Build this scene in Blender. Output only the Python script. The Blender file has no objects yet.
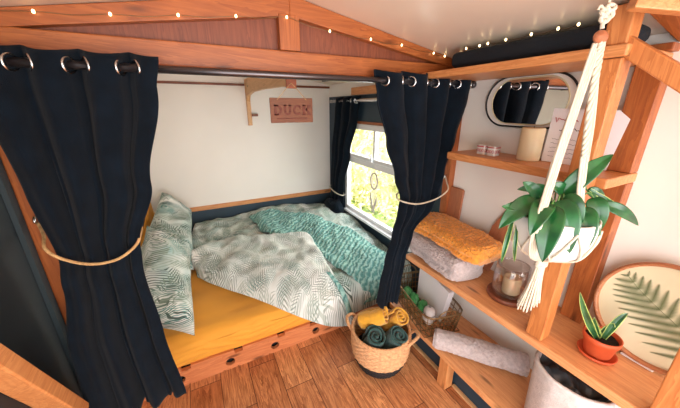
import bpy, math, random
from mathutils import Vector, Matrix, noise
random.seed(7)
C = bpy.context.scene.collection
V = Vector
PI = math.pi

# ------------------------------------------------------------------ materials
def srgb(r, g, b):
    f = lambda c: (c/12.92 if c <= .04045 else ((c+.055)/1.055)**2.4)
    return (f(r/255), f(g/255), f(b/255), 1)

class NT:
    def __init__(s, name):
        s.m = bpy.data.materials.new(name); s.m.use_nodes = True
        s.t = s.m.node_tree; s.n = s.t.nodes
        s.b = s.n['Principled BSDF']; s.out = s.n['Material Output']
    def new(s, typ, **kw):
        n = s.n.new(typ)
        for k, v in kw.items(): setattr(n, k, v)
        return n
    def link(s, a, b): s.t.links.new(a, b)
    def coord(s, scale=(1,1,1), rot=(0,0,0), gen='Object'):
        tc = s.new('ShaderNodeTexCoord'); mp = s.new('ShaderNodeMapping')
        mp.inputs['Scale'].default_value = scale; mp.inputs['Rotation'].default_value = rot
        s.link(tc.outputs[gen], mp.inputs['Vector']); return mp.outputs['Vector']
    def noise(s, vec, scale, detail=4, rough=.5, dist=0):
        n = s.new('ShaderNodeTexNoise'); s.link(vec, n.inputs['Vector'])
        n.inputs['Scale'].default_value = scale; n.inputs['Detail'].default_value = detail
        n.inputs['Roughness'].default_value = rough; n.inputs['Distortion'].default_value = dist
        return n.outputs['Fac']
    def ramp(s, fac, stops):
        r = s.new('ShaderNodeValToRGB'); e = r.color_ramp.elements
        e[0].position, e[0].color = stops[0]; e[1].position, e[1].color = stops[1]
        for p, c in stops[2:]:
            x = e.new(p); x.color = c
        s.link(fac, r.inputs['Fac']); return r.outputs['Color']
    def math(s, op, a, b=None, c=None):
        n = s.new('ShaderNodeMath', operation=op)
        for i, v in enumerate((a, b, c)):
            if v is None: continue
            if isinstance(v, (int, float)): n.inputs[i].default_value = v
            else: s.link(v, n.inputs[i])
        return n.outputs[0]
    def mix(s, fac, a, b, mode='MIX'):
        n = s.new('ShaderNodeMix', data_type='RGBA', blend_type=mode)
        for i, v in ((0, fac), (6, a), (7, b)):
            if isinstance(v, (int, float, tuple)): n.inputs[i].default_value = v
            else: s.link(v, n.inputs[i])
        return n.outputs[2]
    def bump(s, h, strength=.3, dist=.01):
        n = s.new('ShaderNodeBump'); n.inputs['Strength'].default_value = strength
        n.inputs['Distance'].default_value = dist; s.link(h, n.inputs['Height'])
        s.link(n.outputs['Normal'], s.b.inputs['Normal'])
    def base(s, c):
        if isinstance(c, tuple): s.b.inputs['Base Color'].default_value = c
        else: s.link(c, s.b.inputs['Base Color'])
    def rough(s, v): s.b.inputs['Roughness'].default_value = v

def plain(name, c, rough=.6, var=.12, scale=8, metal=0, bump=0, bscale=200, sheen=0):
    t = NT(name); v = t.coord()
    n = t.noise(v, scale)
    d = tuple(x*(1-var) for x in c[:3])+(1,); l = tuple(min(1, x*(1+var)) for x in c[:3])+(1,)
    t.base(t.ramp(n, [(.3, d), (.7, l)])); t.rough(rough); t.b.inputs['Metallic'].default_value = metal
    if bump: t.bump(t.noise(v, bscale, 2), bump, .004)
    if sheen: t.b.inputs['Sheen Weight'].default_value = sheen
    return t.m

def wood(name, light, dark, axis='y', rough=.45, knots=True, seed=0.0, tight=1.0):
    t = NT(name)
    sc = {'x': (.6, 7, 7), 'y': (7, .6, 7), 'z': (7, 7, .6)}[axis]
    tc = t.new('ShaderNodeTexCoord'); mp = t.new('ShaderNodeMapping')
    mp.inputs['Scale'].default_value = sc; mp.inputs['Location'].default_value = (seed, seed*1.7, seed*.6)
    t.link(tc.outputs['Object'], mp.inputs['Vector']); v = mp.outputs['Vector']
    n1 = t.noise(v, 1.6*tight, 5, .6, 1.2)
    rings = t.math('FRACT', t.math('MULTIPLY', n1, 9.0))
    grain = t.noise(v, 14*tight, 4, .6)
    f = t.math('ADD', t.math('MULTIPLY', rings, .35), t.math('MULTIPLY', grain, .75))
    col = t.ramp(f, [(.25, dark), (.85, light)])
    if knots:
        k = {'x': (1.6, 6, 6), 'y': (6, 1.6, 6), 'z': (6, 6, 1.6)}[axis]
        mk = t.new('ShaderNodeMapping'); mk.inputs['Scale'].default_value = k
        mk.inputs['Location'].default_value = (seed*2.3, seed, seed*.4)
        t.link(tc.outputs['Object'], mk.inputs['Vector'])
        vo = t.new('ShaderNodeTexVoronoi'); vo.inputs['Scale'].default_value = 2.1
        t.link(mk.outputs['Vector'], vo.inputs['Vector'])
        kk = t.ramp(vo.outputs['Distance'], [(.07, (1,1,1,1)), (.17, (0,0,0,1))])
        dk = tuple(x*.28 for x in dark[:3])+(1,)
        col = t.mix(t.math('MULTIPLY', kk, .8), col, dk)
    t.base(col); t.rough(rough)
    t.bump(grain, .12, .003)
    return t.m

M = {}
PL, PD = srgb(220,156,100), srgb(188,116,64)
for a in 'xyz':
    M['pine_'+a] = wood('pine_'+a, PL, PD, a, .4, seed=1.3)
    M['red_'+a] = wood('redpine_'+a, srgb(178,102,50), srgb(138,70,32), a, .42, seed=2.9)
M['railwood'] = wood('rail_pine', srgb(214,136,88), srgb(180,102,62), 'x', .45, seed=6.2)
M['post'] = wood('post_pine', srgb(212,140,82), srgb(172,98,50), 'z', .38, seed=.37)
M['shelfwood'] = wood('shelf_pine', srgb(230,170,116), srgb(200,132,84), 'y', .38, seed=4.1, tight=.9)
M['pale'] = wood('pale_pine', srgb(222,176,128), srgb(196,146,98), 'y', .5, seed=2)
M['ply'] = wood('plywood_panel', srgb(138,74,46), srgb(104,50,30), 'z', .5, knots=False, seed=5)
M['darkwood'] = wood('dark_wood', srgb(140,78,52), srgb(98,50,32), 'x', .45, knots=False)
M['board'] = wood('chopping_board', srgb(176,110,76), srgb(146,86,58), 'z', .45, knots=False)
M['signwood'] = wood('sign_wood', srgb(130,78,48), srgb(110,62,38), 'x', .6, knots=False)
M['signtext'] = plain('carved_letters', srgb(108,54,40), .7)
M['white'] = plain('white_wall_paint', srgb(234,228,220), .55, .03, 2)
M['pvc'] = plain('white_plastic_frame', srgb(235,235,236), .35, .02)
M['ceil'] = plain('ceiling_lining', srgb(232,214,196), .3, .05, 1.5)
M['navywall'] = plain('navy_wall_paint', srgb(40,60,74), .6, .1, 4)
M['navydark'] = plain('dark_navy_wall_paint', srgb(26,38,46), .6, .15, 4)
M['navystrip'] = plain('painted_strip', srgb(38,52,58), .6, .1, 4)
M['navy'] = plain('navy_curtain_cloth', srgb(9,19,29), .95, .3, 18, bump=.5, bscale=500, sheen=.04)
M['navy'].node_tree.nodes['Principled BSDF'].inputs['Specular IOR Level'].default_value = .15
M['navyroll'] = plain('navy_blanket_cloth', srgb(8,14,22), .95, .25, 12, bump=.5, bscale=300)
M['chrome'] = plain('brushed_chrome', srgb(200,200,200), .22, .03, metal=1)
M['rod'] = plain('dark_metal_rod', srgb(92,86,88), .3, .05, metal=.9)
M['black'] = plain('black', srgb(22,22,24), .6, .15)
M['rope'] = plain('jute_rope', srgb(196,158,108), .9, .25, 90, bump=.6, bscale=120)
M['cream'] = plain('cream_cotton_cord', srgb(208,196,176), .9, .05, 40, bump=.5, bscale=400)
M['sheet'] = plain('mustard_sheet', srgb(226,156,50), .8, .08, 3, bump=.15, bscale=10, sheen=.1)
M['seagrass'] = plain('seagrass_weave', srgb(206,156,112), .85, .25, 60, bump=.5, bscale=150)
M['mustardtowel'] = plain('mustard_towel', srgb(222,160,40), .95, .12, 60, bump=.8, bscale=350, sheen=.3)
M['greentowel'] = plain('green_towel', srgb(34,72,68), .95, .2, 60, bump=.8, bscale=350, sheen=.2)
M['mustardfur'] = plain('mustard_fleece', srgb(226,146,50), .95, .3, 70, bump=1, bscale=180, sheen=.4)
M['greyfur'] = plain('grey_fleece', srgb(186,173,172), .95, .16, 70, bump=1, bscale=200, sheen=.4)
M['greyfelt'] = plain('light_grey_felt', srgb(206,198,196), .95, .1, 60, bump=.7, bscale=300)
M['binbag'] = plain('black_plastic_lining', srgb(52,58,64), .4, .4, 22, bump=1, bscale=30)
M['wire'] = plain('brass_wire', srgb(128,100,66), .4, .1, metal=.5)
M['paper'] = plain('white_paper', srgb(236,230,232), .7, .02)
M['green'] = plain('green_packet', srgb(56,128,70), .5, .5, 60)
M['terracotta'] = plain('terracotta', srgb(206,88,48), .55, .08, 20)
M['soil'] = plain('soil', srgb(30,22,18), 1, .5, 120, bump=1, bscale=200)
M['wax'] = plain('cream_wax', srgb(218,198,160), .45, .04)
M['wax'].node_tree.nodes['Principled BSDF'].inputs['Subsurface Weight'].default_value = .15
M['ceramic'] = plain('white_ceramic', srgb(222,218,212), .3, .02)
M['stem'] = plain('stem', srgb(84,120,56), .5, .2)
M['fern'] = plain('fern', srgb(104,114,76), .8, .25, 50)
M['platecream'] = plain('cream_plate', srgb(218,210,176), .5, .04)
M['platerim'] = wood('plate_rim_wood', srgb(190,126,84), srgb(150,90,56), 'y', .45, knots=False)
M['red'] = plain('red_print', srgb(176,52,50), .6)
M['ink'] = plain('dark_print', srgb(70,56,62), .7)
M['feather'] = plain('white_feather', srgb(236,226,218), .9, .05)
M['lace'] = plain('lilac_cord', srgb(168,150,160), .9, .1)
M['bracketend'] = plain('end_grain', srgb(142,74,46), .6, .3, 60)

def glass(name, tint=(1,1,1,1), rough=.02, fac=.12):
    t = NT(name); t.n.remove(t.b)
    tr = t.new('ShaderNodeBsdfTransparent'); tr.inputs[0].default_value = tint
    gl = t.new('ShaderNodeBsdfGlossy'); gl.inputs['Roughness'].default_value = rough
    lw = t.new('ShaderNodeLayerWeight'); lw.inputs['Blend'].default_value = fac+.2
    mx = t.new('ShaderNodeMixShader')
    t.link(t.math('ADD', t.math('MULTIPLY', lw.outputs['Facing'], .45), .04), mx.inputs[0])
    t.link(tr.outputs[0], mx.inputs[1]); t.link(gl.outputs[0], mx.inputs[2])
    t.link(mx.outputs[0], t.out.inputs['Surface']); return t.m
M['glass'] = glass('clear_glass', (.97,.98,.98,1))
M['jarglass'] = glass('jar_glass', (.94,.93,.93,1), .04, .2)
M['mirror'] = plain('mirror_glass', (.9,.9,.9,1), .02, 0, metal=1)

def emit(name, c, s):
    t = NT(name); t.base(c); t.b.inputs['Emission Color'].default_value = c
    t.b.inputs['Emission Strength'].default_value = s; return t.m
M['bulb'] = emit('fairy_light_bulb', srgb(255,220,160), 7)

def floor_mat():
    t = NT('wood_floor'); v = t.coord(rot=(0,0,PI/2))
    br = t.new('ShaderNodeTexBrick'); t.link(v, br.inputs['Vector'])
    br.offset = .37; br.offset_frequency = 2; br.squash = 1
    for k, x in (('Scale',1), ('Mortar Size',.0022), ('Mortar Smooth',.3), ('Bias',0), ('Brick Width',.66), ('Row Height',.165)):
        br.inputs[k].default_value = x
    br.inputs['Color1'].default_value = srgb(236,172,118); br.inputs['Color2'].default_value = srgb(192,122,76)
    br.inputs['Mortar'].default_value = srgb(104,58,38)
    v2 = t.coord(scale=(9,.9,1))
    off = t.new('ShaderNodeVectorMath', operation='ADD'); t.link(v2, off.inputs[0])
    sep = t.new('ShaderNodeVectorMath', operation='SCALE'); t.link(br.outputs['Color'], sep.inputs[0]); sep.inputs['Scale'].default_value = 9
    t.link(sep.outputs[0], off.inputs[1])
    g = t.noise(off.outputs[0], 2.2, 6, .62, 1.6)
    g2 = t.noise(off.outputs[0], 12, 4, .6)
    rg = t.math('FRACT', t.math('MULTIPLY', g, 6))
    f = t.math('ADD', t.math('MULTIPLY', rg, .4), t.math('MULTIPLY', g2, .7))
    c = t.ramp(f, [(.25, srgb(146,108,92)), (.8, (1,1,1,1))])
    t.base(t.mix(.9, br.outputs['Color'], c, 'MULTIPLY')); t.rough(.36)
    t.bump(t.math('ADD', g2, t.math('MULTIPLY', br.outputs['Fac'], -2)), .12, .003)
    return t.m
M['floor'] = floor_mat()

def leaf_fabric(name, scale=(1,1,1), rot=(0,0,0), lightness=0.0, teal=.5):
    """white cloth printed with feathery palm fronds: chevron strokes in randomly turned cells"""
    t = NT(name); v0 = t.coord(scale=scale, rot=rot)
    wob = t.new('ShaderNodeTexNoise'); t.link(v0, wob.inputs['Vector']); wob.inputs['Scale'].default_value = 6
    ad = t.new('ShaderNodeVectorMath', operation='MULTIPLY_ADD')
    t.link(wob.outputs['Color'], ad.inputs[0]); ad.inputs[1].default_value = (.035,.035,.035); t.link(v0, ad.inputs[2])
    v = ad.outputs[0]
    def layer(sc, off, wd, fq=330):
        mp = t.new('ShaderNodeMapping'); t.link(v, mp.inputs['Vector']); mp.inputs['Location'].default_value = (off, off*.7, 0)
        vo = t.new('ShaderNodeTexVoronoi', voronoi_dimensions='2D'); vo.inputs['Scale'].default_value = sc
        t.link(mp.outputs[0], vo.inputs['Vector'])
        sub = t.new('ShaderNodeVectorMath', operation='SUBTRACT'); t.link(mp.outputs[0], sub.inputs[0]); t.link(vo.outputs['Position'], sub.inputs[1])
        sx = t.new('ShaderNodeSeparateXYZ'); t.link(sub.outputs[0], sx.inputs[0])
        cs = t.new('ShaderNodeSeparateXYZ'); t.link(vo.outputs['Color'], cs.inputs[0])
        ang = t.math('MULTIPLY', cs.outputs[0], 6.283)
        co, si = t.math('COSINE', ang), t.math('SINE', ang)
        x = t.math('ADD', t.math('MULTIPLY', sx.outputs[0], co), t.math('MULTIPLY', sx.outputs[1], si))
        y = t.math('SUBTRACT', t.math('MULTIPLY', sx.outputs[1], co), t.math('MULTIPLY', sx.outputs[0], si))
        ay = t.math('ABSOLUTE', y)
        st = t.math('SINE', t.math('MULTIPLY', t.math('ADD', x, t.math('MULTIPLY', ay, -1.2)), fq))
        stripes = t.ramp(st, [(.30, (0,0,0,1)), (.55, (1,1,1,1))])
        r = t.math('SQRT', t.math('ADD', t.math('MULTIPLY', x, x), t.math('MULTIPLY', t.math('MULTIPLY', ay, ay), wd)))
        mask = t.ramp(t.math('MULTIPLY', r, sc), [(.55, (1,1,1,1)), (.75, (0,0,0,1))])
        return t.math('MULTIPLY', stripes, mask), cs.outputs[1]
    a, ra = layer(6, .3, 4.5, 300); b, rb = layer(7.5, 4.2, 5, 360); c, rc = layer(5, 8.8, 3.5, 240); e_, re_ = layer(8, 2.7, 6, 380)
    big = t.noise(v0, 2.6, 2)
    L = lightness
    basecol = t.ramp(big, [(.3, srgb(186+L*46,198+L*38,194+L*40)), (.7, srgb(240,240,236))])
    washed = t.ramp(t.noise(v0, 4.5, 2), [(.5, (0,0,0,1)), (.75, (1,1,1,1))])
    basecol = t.mix(t.math('MULTIPLY', washed, .75*teal), basecol, srgb(70,150,146))
    k = 1 - L*.6
    col = t.mix(t.math('MULTIPLY', c, .75*k), basecol, srgb(146,166,150))
    col = t.mix(t.math('MULTIPLY', b, .85*k), col, t.ramp(rb, [(.45, srgb(82,112,94)), (.75, srgb(52,134,130))]))
    col = t.mix(t.math('MULTIPLY', a, .9*k), col, t.ramp(ra, [(.5, srgb(38,66,56)), (.8, srgb(84,92,80))]))
    col = t.mix(t.math('MULTIPLY', e_, .85*k), col, t.ramp(re_, [(.4, srgb(112,132,116)), (.7, srgb(48,88,78))]))
    t.base(col); t.rough(.85)
    t.bump(t.noise(v0, 14, 3), .35, .012)
    return t.m
M['duvet'] = leaf_fabric('leaf_print_duvet')
M['duvetlight'] = leaf_fabric('leaf_print_duvet_underside', lightness=.55, teal=.1)
M['pillow'] = leaf_fabric('leaf_print_pillow', scale=(1.35,1.35,1.35), rot=(0, -PI/2, 0), teal=.8)

def knit():
    t = NT('teal_knit'); v = t.coord(scale=(1,1,1), rot=(0,0,.9))
    w = t.new('ShaderNodeTexWave', wave_type='BANDS', bands_direction='X'); t.link(v, w.inputs['Vector'])
    w.inputs['Scale'].default_value = 9; w.inputs['Distortion'].default_value = 5; w.inputs['Detail'].default_value = 2; w.inputs['Detail Scale'].default_value = 3
    n = t.noise(v, 60, 3)
    t.base(t.ramp(t.math('ADD', t.math('MULTIPLY', w.outputs['Fac'], .6), t.math('MULTIPLY', n, .4)),
                  [(.2, srgb(84,142,138)), (.8, srgb(158,198,190))]))
    t.rough(.95); t.bump(t.math('ADD', w.outputs['Fac'], n), .8, .012); return t.m
M['knit'] = knit()

def leafm(name, c1, c2):
    t = NT(name); v = t.coord()
    t.base(t.ramp(t.noise(v, 25, 3), [(.3, c1), (.7, c2)])); t.rough(.3)
    t.b.inputs['Specular IOR Level'].default_value = .6; return t.m
M['leaf'] = leafm('glossy_leaf', srgb(10,62,30), srgb(30,100,46))
M['leafedge'] = leafm('leaf_edge', srgb(170,190,96), srgb(196,206,120))
M['snake'] = leafm('dark_leaf', srgb(22,64,38), srgb(58,112,60))
def grass_m(name, a, b):
    t = NT(name); t.base(t.ramp(t.noise(t.coord(), 3, 5), [(.35, a), (.65, b)])); t.rough(.9); return t.m
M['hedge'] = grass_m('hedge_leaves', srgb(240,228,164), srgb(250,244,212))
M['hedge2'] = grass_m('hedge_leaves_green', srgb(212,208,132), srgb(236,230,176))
M['lawn'] = grass_m('lawn', srgb(120,150,70), srgb(160,180,100))

# ------------------------------------------------------------------ mesh builder
class MB:
    def __init__(s): s.v = []; s.f = []; s.mi = []
    def add(s, vs, fs, mi=0):
        o = len(s.v); s.v += [V(p) for p in vs]
        for f in fs: s.f.append([i+o for i in f]); s.mi.append(mi)
        return s
    def box(s, x0, x1, y0, y1, z0, z1, mi=0):
        vs = [(x, y, z) for z in (z0, z1) for y in (y0, y1) for x in (x0, x1)]
        return s.add(vs, [(0,2,3,1),(4,5,7,6),(0,1,5,4),(2,6,7,3),(0,4,6,2),(1,3,7,5)], mi)
    def beam(s, a, b, w, h, up=(0,0,1), mi=0):
        """bar from a to b, w wide sideways, h tall"""
        a, b = V(a), V(b); d = (b-a).normalized(); sd = d.cross(V(up)).normalized(); u = sd.cross(d)
        vs = [p + sd*i*w/2 + u*j*h/2 for p in (a, b) for i, j in ((-1,-1),(1,-1),(1,1),(-1,1))]
        return s.add(vs, [(0,1,2,3),(7,6,5,4),(0,4,5,1),(1,5,6,2),(2,6,7,3),(3,7,4,0)], mi)
    def prism(s, poly, d, mi=0):
        n = len(poly); d = V(d)
        vs = [V(p) for p in poly] + [V(p)+d for p in poly]
        return s.add(vs, [list(range(n))[::-1], list(range(n, 2*n))] + [(i, (i+1)%n, n+(i+1)%n, n+i) for i in range(n)], mi)
    def tube(s, pts, r, n=10, closed=False, mi=0, cap=True):
        pts = [V(p) for p in pts]; N = len(pts); rr = r if isinstance(r, (list, tuple)) else [r]*N
        prev = None; rings = []
        for i, p in enumerate(pts):
            if closed: t = (pts[(i+1)%N]-pts[i-1])
            else: t = pts[min(i+1, N-1)]-pts[max(i-1, 0)]
            t.normalize()
            if prev is None:
                a = V((0,0,1)) if abs(t.z) < .9 else V((1,0,0)); nrm = (a - t*a.dot(t)).normalized()
            else: nrm = (prev - t*prev.dot(t)).normalized()
            prev = nrm; bn = t.cross(nrm)
            rings.append([p + (nrm*math.cos(2*PI*k/n) + bn*math.sin(2*PI*k/n))*rr[i] for k in range(n)])
        vs = [q for rg in rings for q in rg]; fs = []
        for i in range(N if closed else N-1):
            j = (i+1) % N
            for k in range(n): fs.append((i*n+k, i*n+(k+1)%n, j*n+(k+1)%n, j*n+k))
        if not closed and cap: fs += [list(range(n))[::-1], [(N-1)*n+k for k in range(n)]]
        return s.add(vs, fs, mi)
    def lathe(s, prof, c=(0,0,0), n=40, mi=0, fn=None):
        c = V(c); vs = []; m = len(prof)
        for r, z in prof:
            for k in range(n):
                a = 2*PI*k/n; rr = r + (fn(a, z) if fn and r > 1e-4 else 0)
                vs.append(c + V((rr*math.cos(a), rr*math.sin(a), z)))
        fs = [(i*n+k, i*n+(k+1)%n, (i+1)*n+(k+1)%n, (i+1)*n+k) for i in range(m-1) for k in range(n)]
        return s.add(vs, fs, mi)
    def grid(s, fn, nu, nv, mi=0, cu=False):
        vs = [fn(i/(nu if cu else nu-1), j/(nv-1)) for j in range(nv) for i in range(nu)]
        fs = []
        for j in range(nv-1):
            for i in range(nu if cu else nu-1):
                k = (i+1) % nu; fs.append((j*nu+i, j*nu+k, (j+1)*nu+k, (j+1)*nu+i))
        return s.add(vs, fs, mi)

def ob(name, mb, mats, parent=None, smooth=False, bevel=0, solid=0, sub=0, label=None):
    if not isinstance(mats, (list, tuple)): mats = [mats]
    org = V((0,0,0))
    if parent is not None:
        p = parent
        while p is not None: org += p.location; p = p.parent
    loc = V((0,0,0))
    if parent is None and mb.v:   # origin of a one-mesh thing at its base
        xs = [v.x for v in mb.v]; ys = [v.y for v in mb.v]; zs_ = [v.z for v in mb.v]
        loc = V(((min(xs)+max(xs))/2, (min(ys)+max(ys))/2, min(zs_)))
        org = loc
    me = bpy.data.meshes.new(name); me.from_pydata([tuple(v-org) for v in mb.v], [], mb.f)
    for m in mats: me.materials.append(M[m] if isinstance(m, str) else m)
    for i, p in enumerate(me.polygons): p.material_index = mb.mi[i]
    if smooth:
        for p in me.polygons: p.use_smooth = True
    me.update(); o = bpy.data.objects.new(name, me); C.objects.link(o)
    o.location = loc
    if parent is not None: o.parent = parent
    if solid:
        md = o.modifiers.new('solid', 'SOLIDIFY'); md.thickness = solid; md.offset = 0
    if bevel:
        md = o.modifiers.new('bevel', 'BEVEL'); md.width = bevel; md.segments = 2; md.limit_method = 'ANGLE'
    if sub:
        md = o.modifiers.new('sub', 'SUBSURF'); md.levels = sub; md.render_levels = sub
    if label: o['label'] = label
    return o

def tag(o, label, cat, group=None):
    o['label'] = label; o['category'] = cat
    if group: o['group'] = group
    return o
def thing(name, label, cat, loc, group=None):
    o = bpy.data.objects.new(name, None); C.objects.link(o); o.location = loc; o.empty_display_size = .05
    return tag(o, label, cat, group)
def struct(name, mb, mats, **k):
    o = ob(name, mb, mats, **k); o['kind'] = 'structure'; return o

def interp(tab, t):
    if t <= tab[0][0]: return tab[0][1:]
    for a, b in zip(tab, tab[1:]):
        if t <= b[0]:
            f = (t-a[0])/(b[0]-a[0]); f = f*f*(3-2*f)
            return tuple(x+(y-x)*f for x, y in zip(a[1:], b[1:]))
    return tab[-1][1:]
def poly(pts, t):
    pts = [V(p) for p in pts]; n = len(pts)-1; x = t*n; i = min(int(x), n-1); f = x-i
    p0, p1, p2, p3 = pts[max(i-1,0)], pts[i], pts[i+1], pts[min(i+2,n)]
    return .5*((2*p1)+(p2-p0)*f+(2*p0-5*p1+4*p2-p3)*f*f+(3*p1-p0-3*p2+p3)*f**3)
def smooth_path(pts, n): return [poly(pts, i/(n-1)) for i in range(n)]
def nz(p, s, seed=0): return noise.noise(V(p)*s + V((seed, seed*1.3, -seed)))

XL, XR, YB, YF = -.555, 1.42, 3.05, -2.0
RX, RZ, SL = .41, 1.962, .180
def roof(x): return RZ - SL*abs(x-RX)
T = .04

# ------------------------------------------------------------------ setting
struct('floor', MB().box(XL-.05, XR+.05, YF, YB+.05, -.04, 0), 'floor')
struct('ceiling', MB().prism([(XL-.05, YF, roof(XL-.05)), (RX, YF, RZ), (XR+.05, YF, roof(XR+.05)), (XR+.05, YF, roof(XR+.05)+T), (RX, YF, RZ+T), (XL-.05, YF, roof(XL-.05)+T)], (0, YB+.05-YF, 0)), 'ceil')
struct('wall_left', MB().box(XL-.05, XL, -.10, 1.29, 0, roof(XL)-.003).box(XL-.05, XL, YF, -1.7, 0, roof(XL)-.003).box(XL-.05, XL, -1.7, -.10, 1.74, roof(XL)-.003), 'navydark')  # gap in the unseen stretch is invented, to let side light in
struct('wall_left', MB().box(XL-.05, XL, 1.292, YB, 0, roof(XL)-.003), 'white')
# back wall, white above and navy behind the bedding
struct('wall_back', MB().prism([(XL, YB, .59), (XR, YB, .59), (XR, YB, roof(XR)-.003), (RX, YB, RZ-.003), (XL, YB, roof(XL)-.003)], (0, .05, 0)), 'white')
struct('wall_back', MB().box(XL, XR, YB, YB+.05, 0, .588), 'navywall')
WY0, WY1, WZ0, WZ1 = 1.50, 2.64, .49, 1.40
w = MB().box(XR, XR+.05, YF, 1.27, 0, roof(XR)-.003)
struct('wall_right', w, 'white')
w = MB().box(XR, XR+.05, 1.272, YB, 0, WZ0).box(XR, XR+.05, 1.272, WY0, WZ0, WZ1).box(XR, XR+.05, WY1, YB, WZ0, WZ1).box(XR, XR+.05, 1.272, YB, WZ1, 1.653)
struct('wall_right', w, 'navywall')
struct('wall_right', MB().box(XR, XR+.05, 1.272, YB, 1.654, roof(XR)-.003), 'white')
# trims
struct('trim_1', MB().box(XL, XR, YB-.014, YB, .555, .60), 'pine_x', bevel=.003)
struct('trim_2', MB().box(XL, .52, YB-.012, YB, 1.742, 1.762).box(.56, XR, YB-.012, YB, 1.742, 1.762), 'darkwood')
struct('trim_3', MB().box(XR-.016, XR, 1.5, 2.68, 1.402, 1.424), 'red_y', bevel=.002)
struct('trim_4', MB().box(XR-.03, XR, 1.36, 2.50, 1.655, 1.72), 'pine_y', bevel=.003)
struct('trim_5', MB().box(XL, -.478, 1.275, 1.33, 0, 1.70), 'red_z', bevel=.004)          # left stud
struct('trim_6', MB().box(1.375, XR, 1.212, 1.262, .668, 1.683), 'red_z', bevel=.004)             # right stud
# gable frame across the room
GY = 1.24
g = MB().box(XL, XR, GY, GY+.08, 1.685, 1.765)
struct('trim_7', g, 'red_x', bevel=.004)
ap = 1.888
def chord(sgn):
    x1 = XL if sgn < 0 else XR
    za = ap - .150*abs(x1-RX)
    return MB().prism([(RX, GY-.004, ap), (x1, GY-.004, za), (x1, GY-.004, roof(x1)-.002), (RX, GY-.004, RZ-.002)], (0, .084, 0))
struct('trim_8', chord(-1), 'red_x', bevel=.003)
struct('trim_9', chord(1), 'red_x', bevel=.003)
struct('trim_10', MB().box(RX-.047, RX+.037, GY-.007, GY+.07, 1.766, ap+.004), 'red_z', bevel=.003)
struct('trim_11', MB().prism([(XL+.01, GY+.03, 1.75), (XR-.01, GY+.03, 1.75), (XR-.01, GY+.03, 1.76), (RX, GY+.03, 1.90), (XL+.01, GY+.03, 1.76)], (0, .012, 0)), 'ply')
struct('trim_12', MB().box(1.32, XR, 1.13, GY-.006, 1.717, 1.785), 'red_z', bevel=.003)
# timber rafter frame of the nearer bay, top right
struct('trim_13', MB().prism([(.85, .16, roof(.85)-.035), (XR, .16, roof(XR)-.035), (XR, .16, roof(XR)-.003), (.85, .16, roof(.85)-.003)], (0, .26, 0)), 'red_x', bevel=.003)
struct('trim_14', MB().beam((1.02, .405, 1.805), (1.405, .10, 1.735), .035, .05), 'pine_y', bevel=.003)
# brace on the left wall
struct('trim_15', MB().beam((-.525, .60, 1.50), (-.525, 1.095, .48), .05, .06, up=(1,0,0)), 'pine_y', bevel=.005)
struct('trim_16', MB().box(XL, XL+.014, 1.225, 1.262, 0, 1.68), 'navystrip')

# window with frame, vents and glass
w = MB()
fx0, fx1 = XR-.012, XR+.035
w.box(fx0, fx1, WY0, WY1, WZ0, WZ0+.045).box(fx0, fx1, WY0, WY1, WZ1-.05, WZ1).box(fx0, fx1, WY0, WY0+.045, WZ0+.045, WZ1-.05).box(fx0, fx1, WY1-.045, WY1, WZ0+.045, WZ1-.05)
w.box(fx0, fx1, WY0+.045, WY1-.045, 1.02, 1.075)
w.box(fx0+.004, fx1, 2.10, 2.13, 1.075, WZ1-.05)
w.box(fx0-.012, fx1-.02, 1.56, 2.09, 1.08, 1.11).box(fx0-.012, fx1-.02, 2.14, 2.58, 1.08, 1.11)
wf = struct('window_1', w, 'pvc', bevel=.004)
g = MB().box(XR+.012, XR+.016, WY0+.045, WY1-.045, WZ0+.045, 1.02).box(XR+.012, XR+.016, WY0+.045, WY1-.045, 1.075, WZ1-.05)
ob('pane', g, 'glass', wf)
ob('window_sill', MB().box(XR-.05, XR-.013, WY0, WY1+.02, WZ0-.012, WZ0+.012), 'pvc', wf, bevel=.004)
ob('window_latch', MB().box(XR-.045, XR-.026, 2.09, 2.14, 1.10, 1.115).box(XR-.045, XR-.03, 2.105, 2.12, 1.115, 1.15), 'pvc', wf, bevel=.002)

# outside
tag(ob('grass_lawn', MB().box(1.6, 9, -4, 9, -.3, -.25), 'lawn'), 'short green lawn seen outside beyond the window', 'lawn')['kind'] = 'structure'
h = MB()
rnd = random.Random(3)
for i in range(9000):
    y = rnd.uniform(.2, 6.5); z = rnd.uniform(-.25, 2.3); x = 2.5 + .35*noise.noise(V((y*1.5, z*1.5, 2))) + rnd.uniform(-.1, .35)
    a = V((rnd.uniform(-1,1), rnd.uniform(-1,1), rnd.uniform(-1,1))).normalized(); b = a.cross(V((rnd.uniform(-1,1), .3, rnd.uniform(-1,1)))).normalized()
    L = rnd.uniform(.04, .075); p = V((x, y, z))
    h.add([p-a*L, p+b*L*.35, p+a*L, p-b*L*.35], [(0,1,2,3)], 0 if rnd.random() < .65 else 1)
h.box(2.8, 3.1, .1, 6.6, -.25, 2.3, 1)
tag(ob('hedge', h, ['hedge', 'hedge2']), 'sunlit yellow-green hedge growing outside the window', 'hedge')['kind'] = 'stuff'

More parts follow.
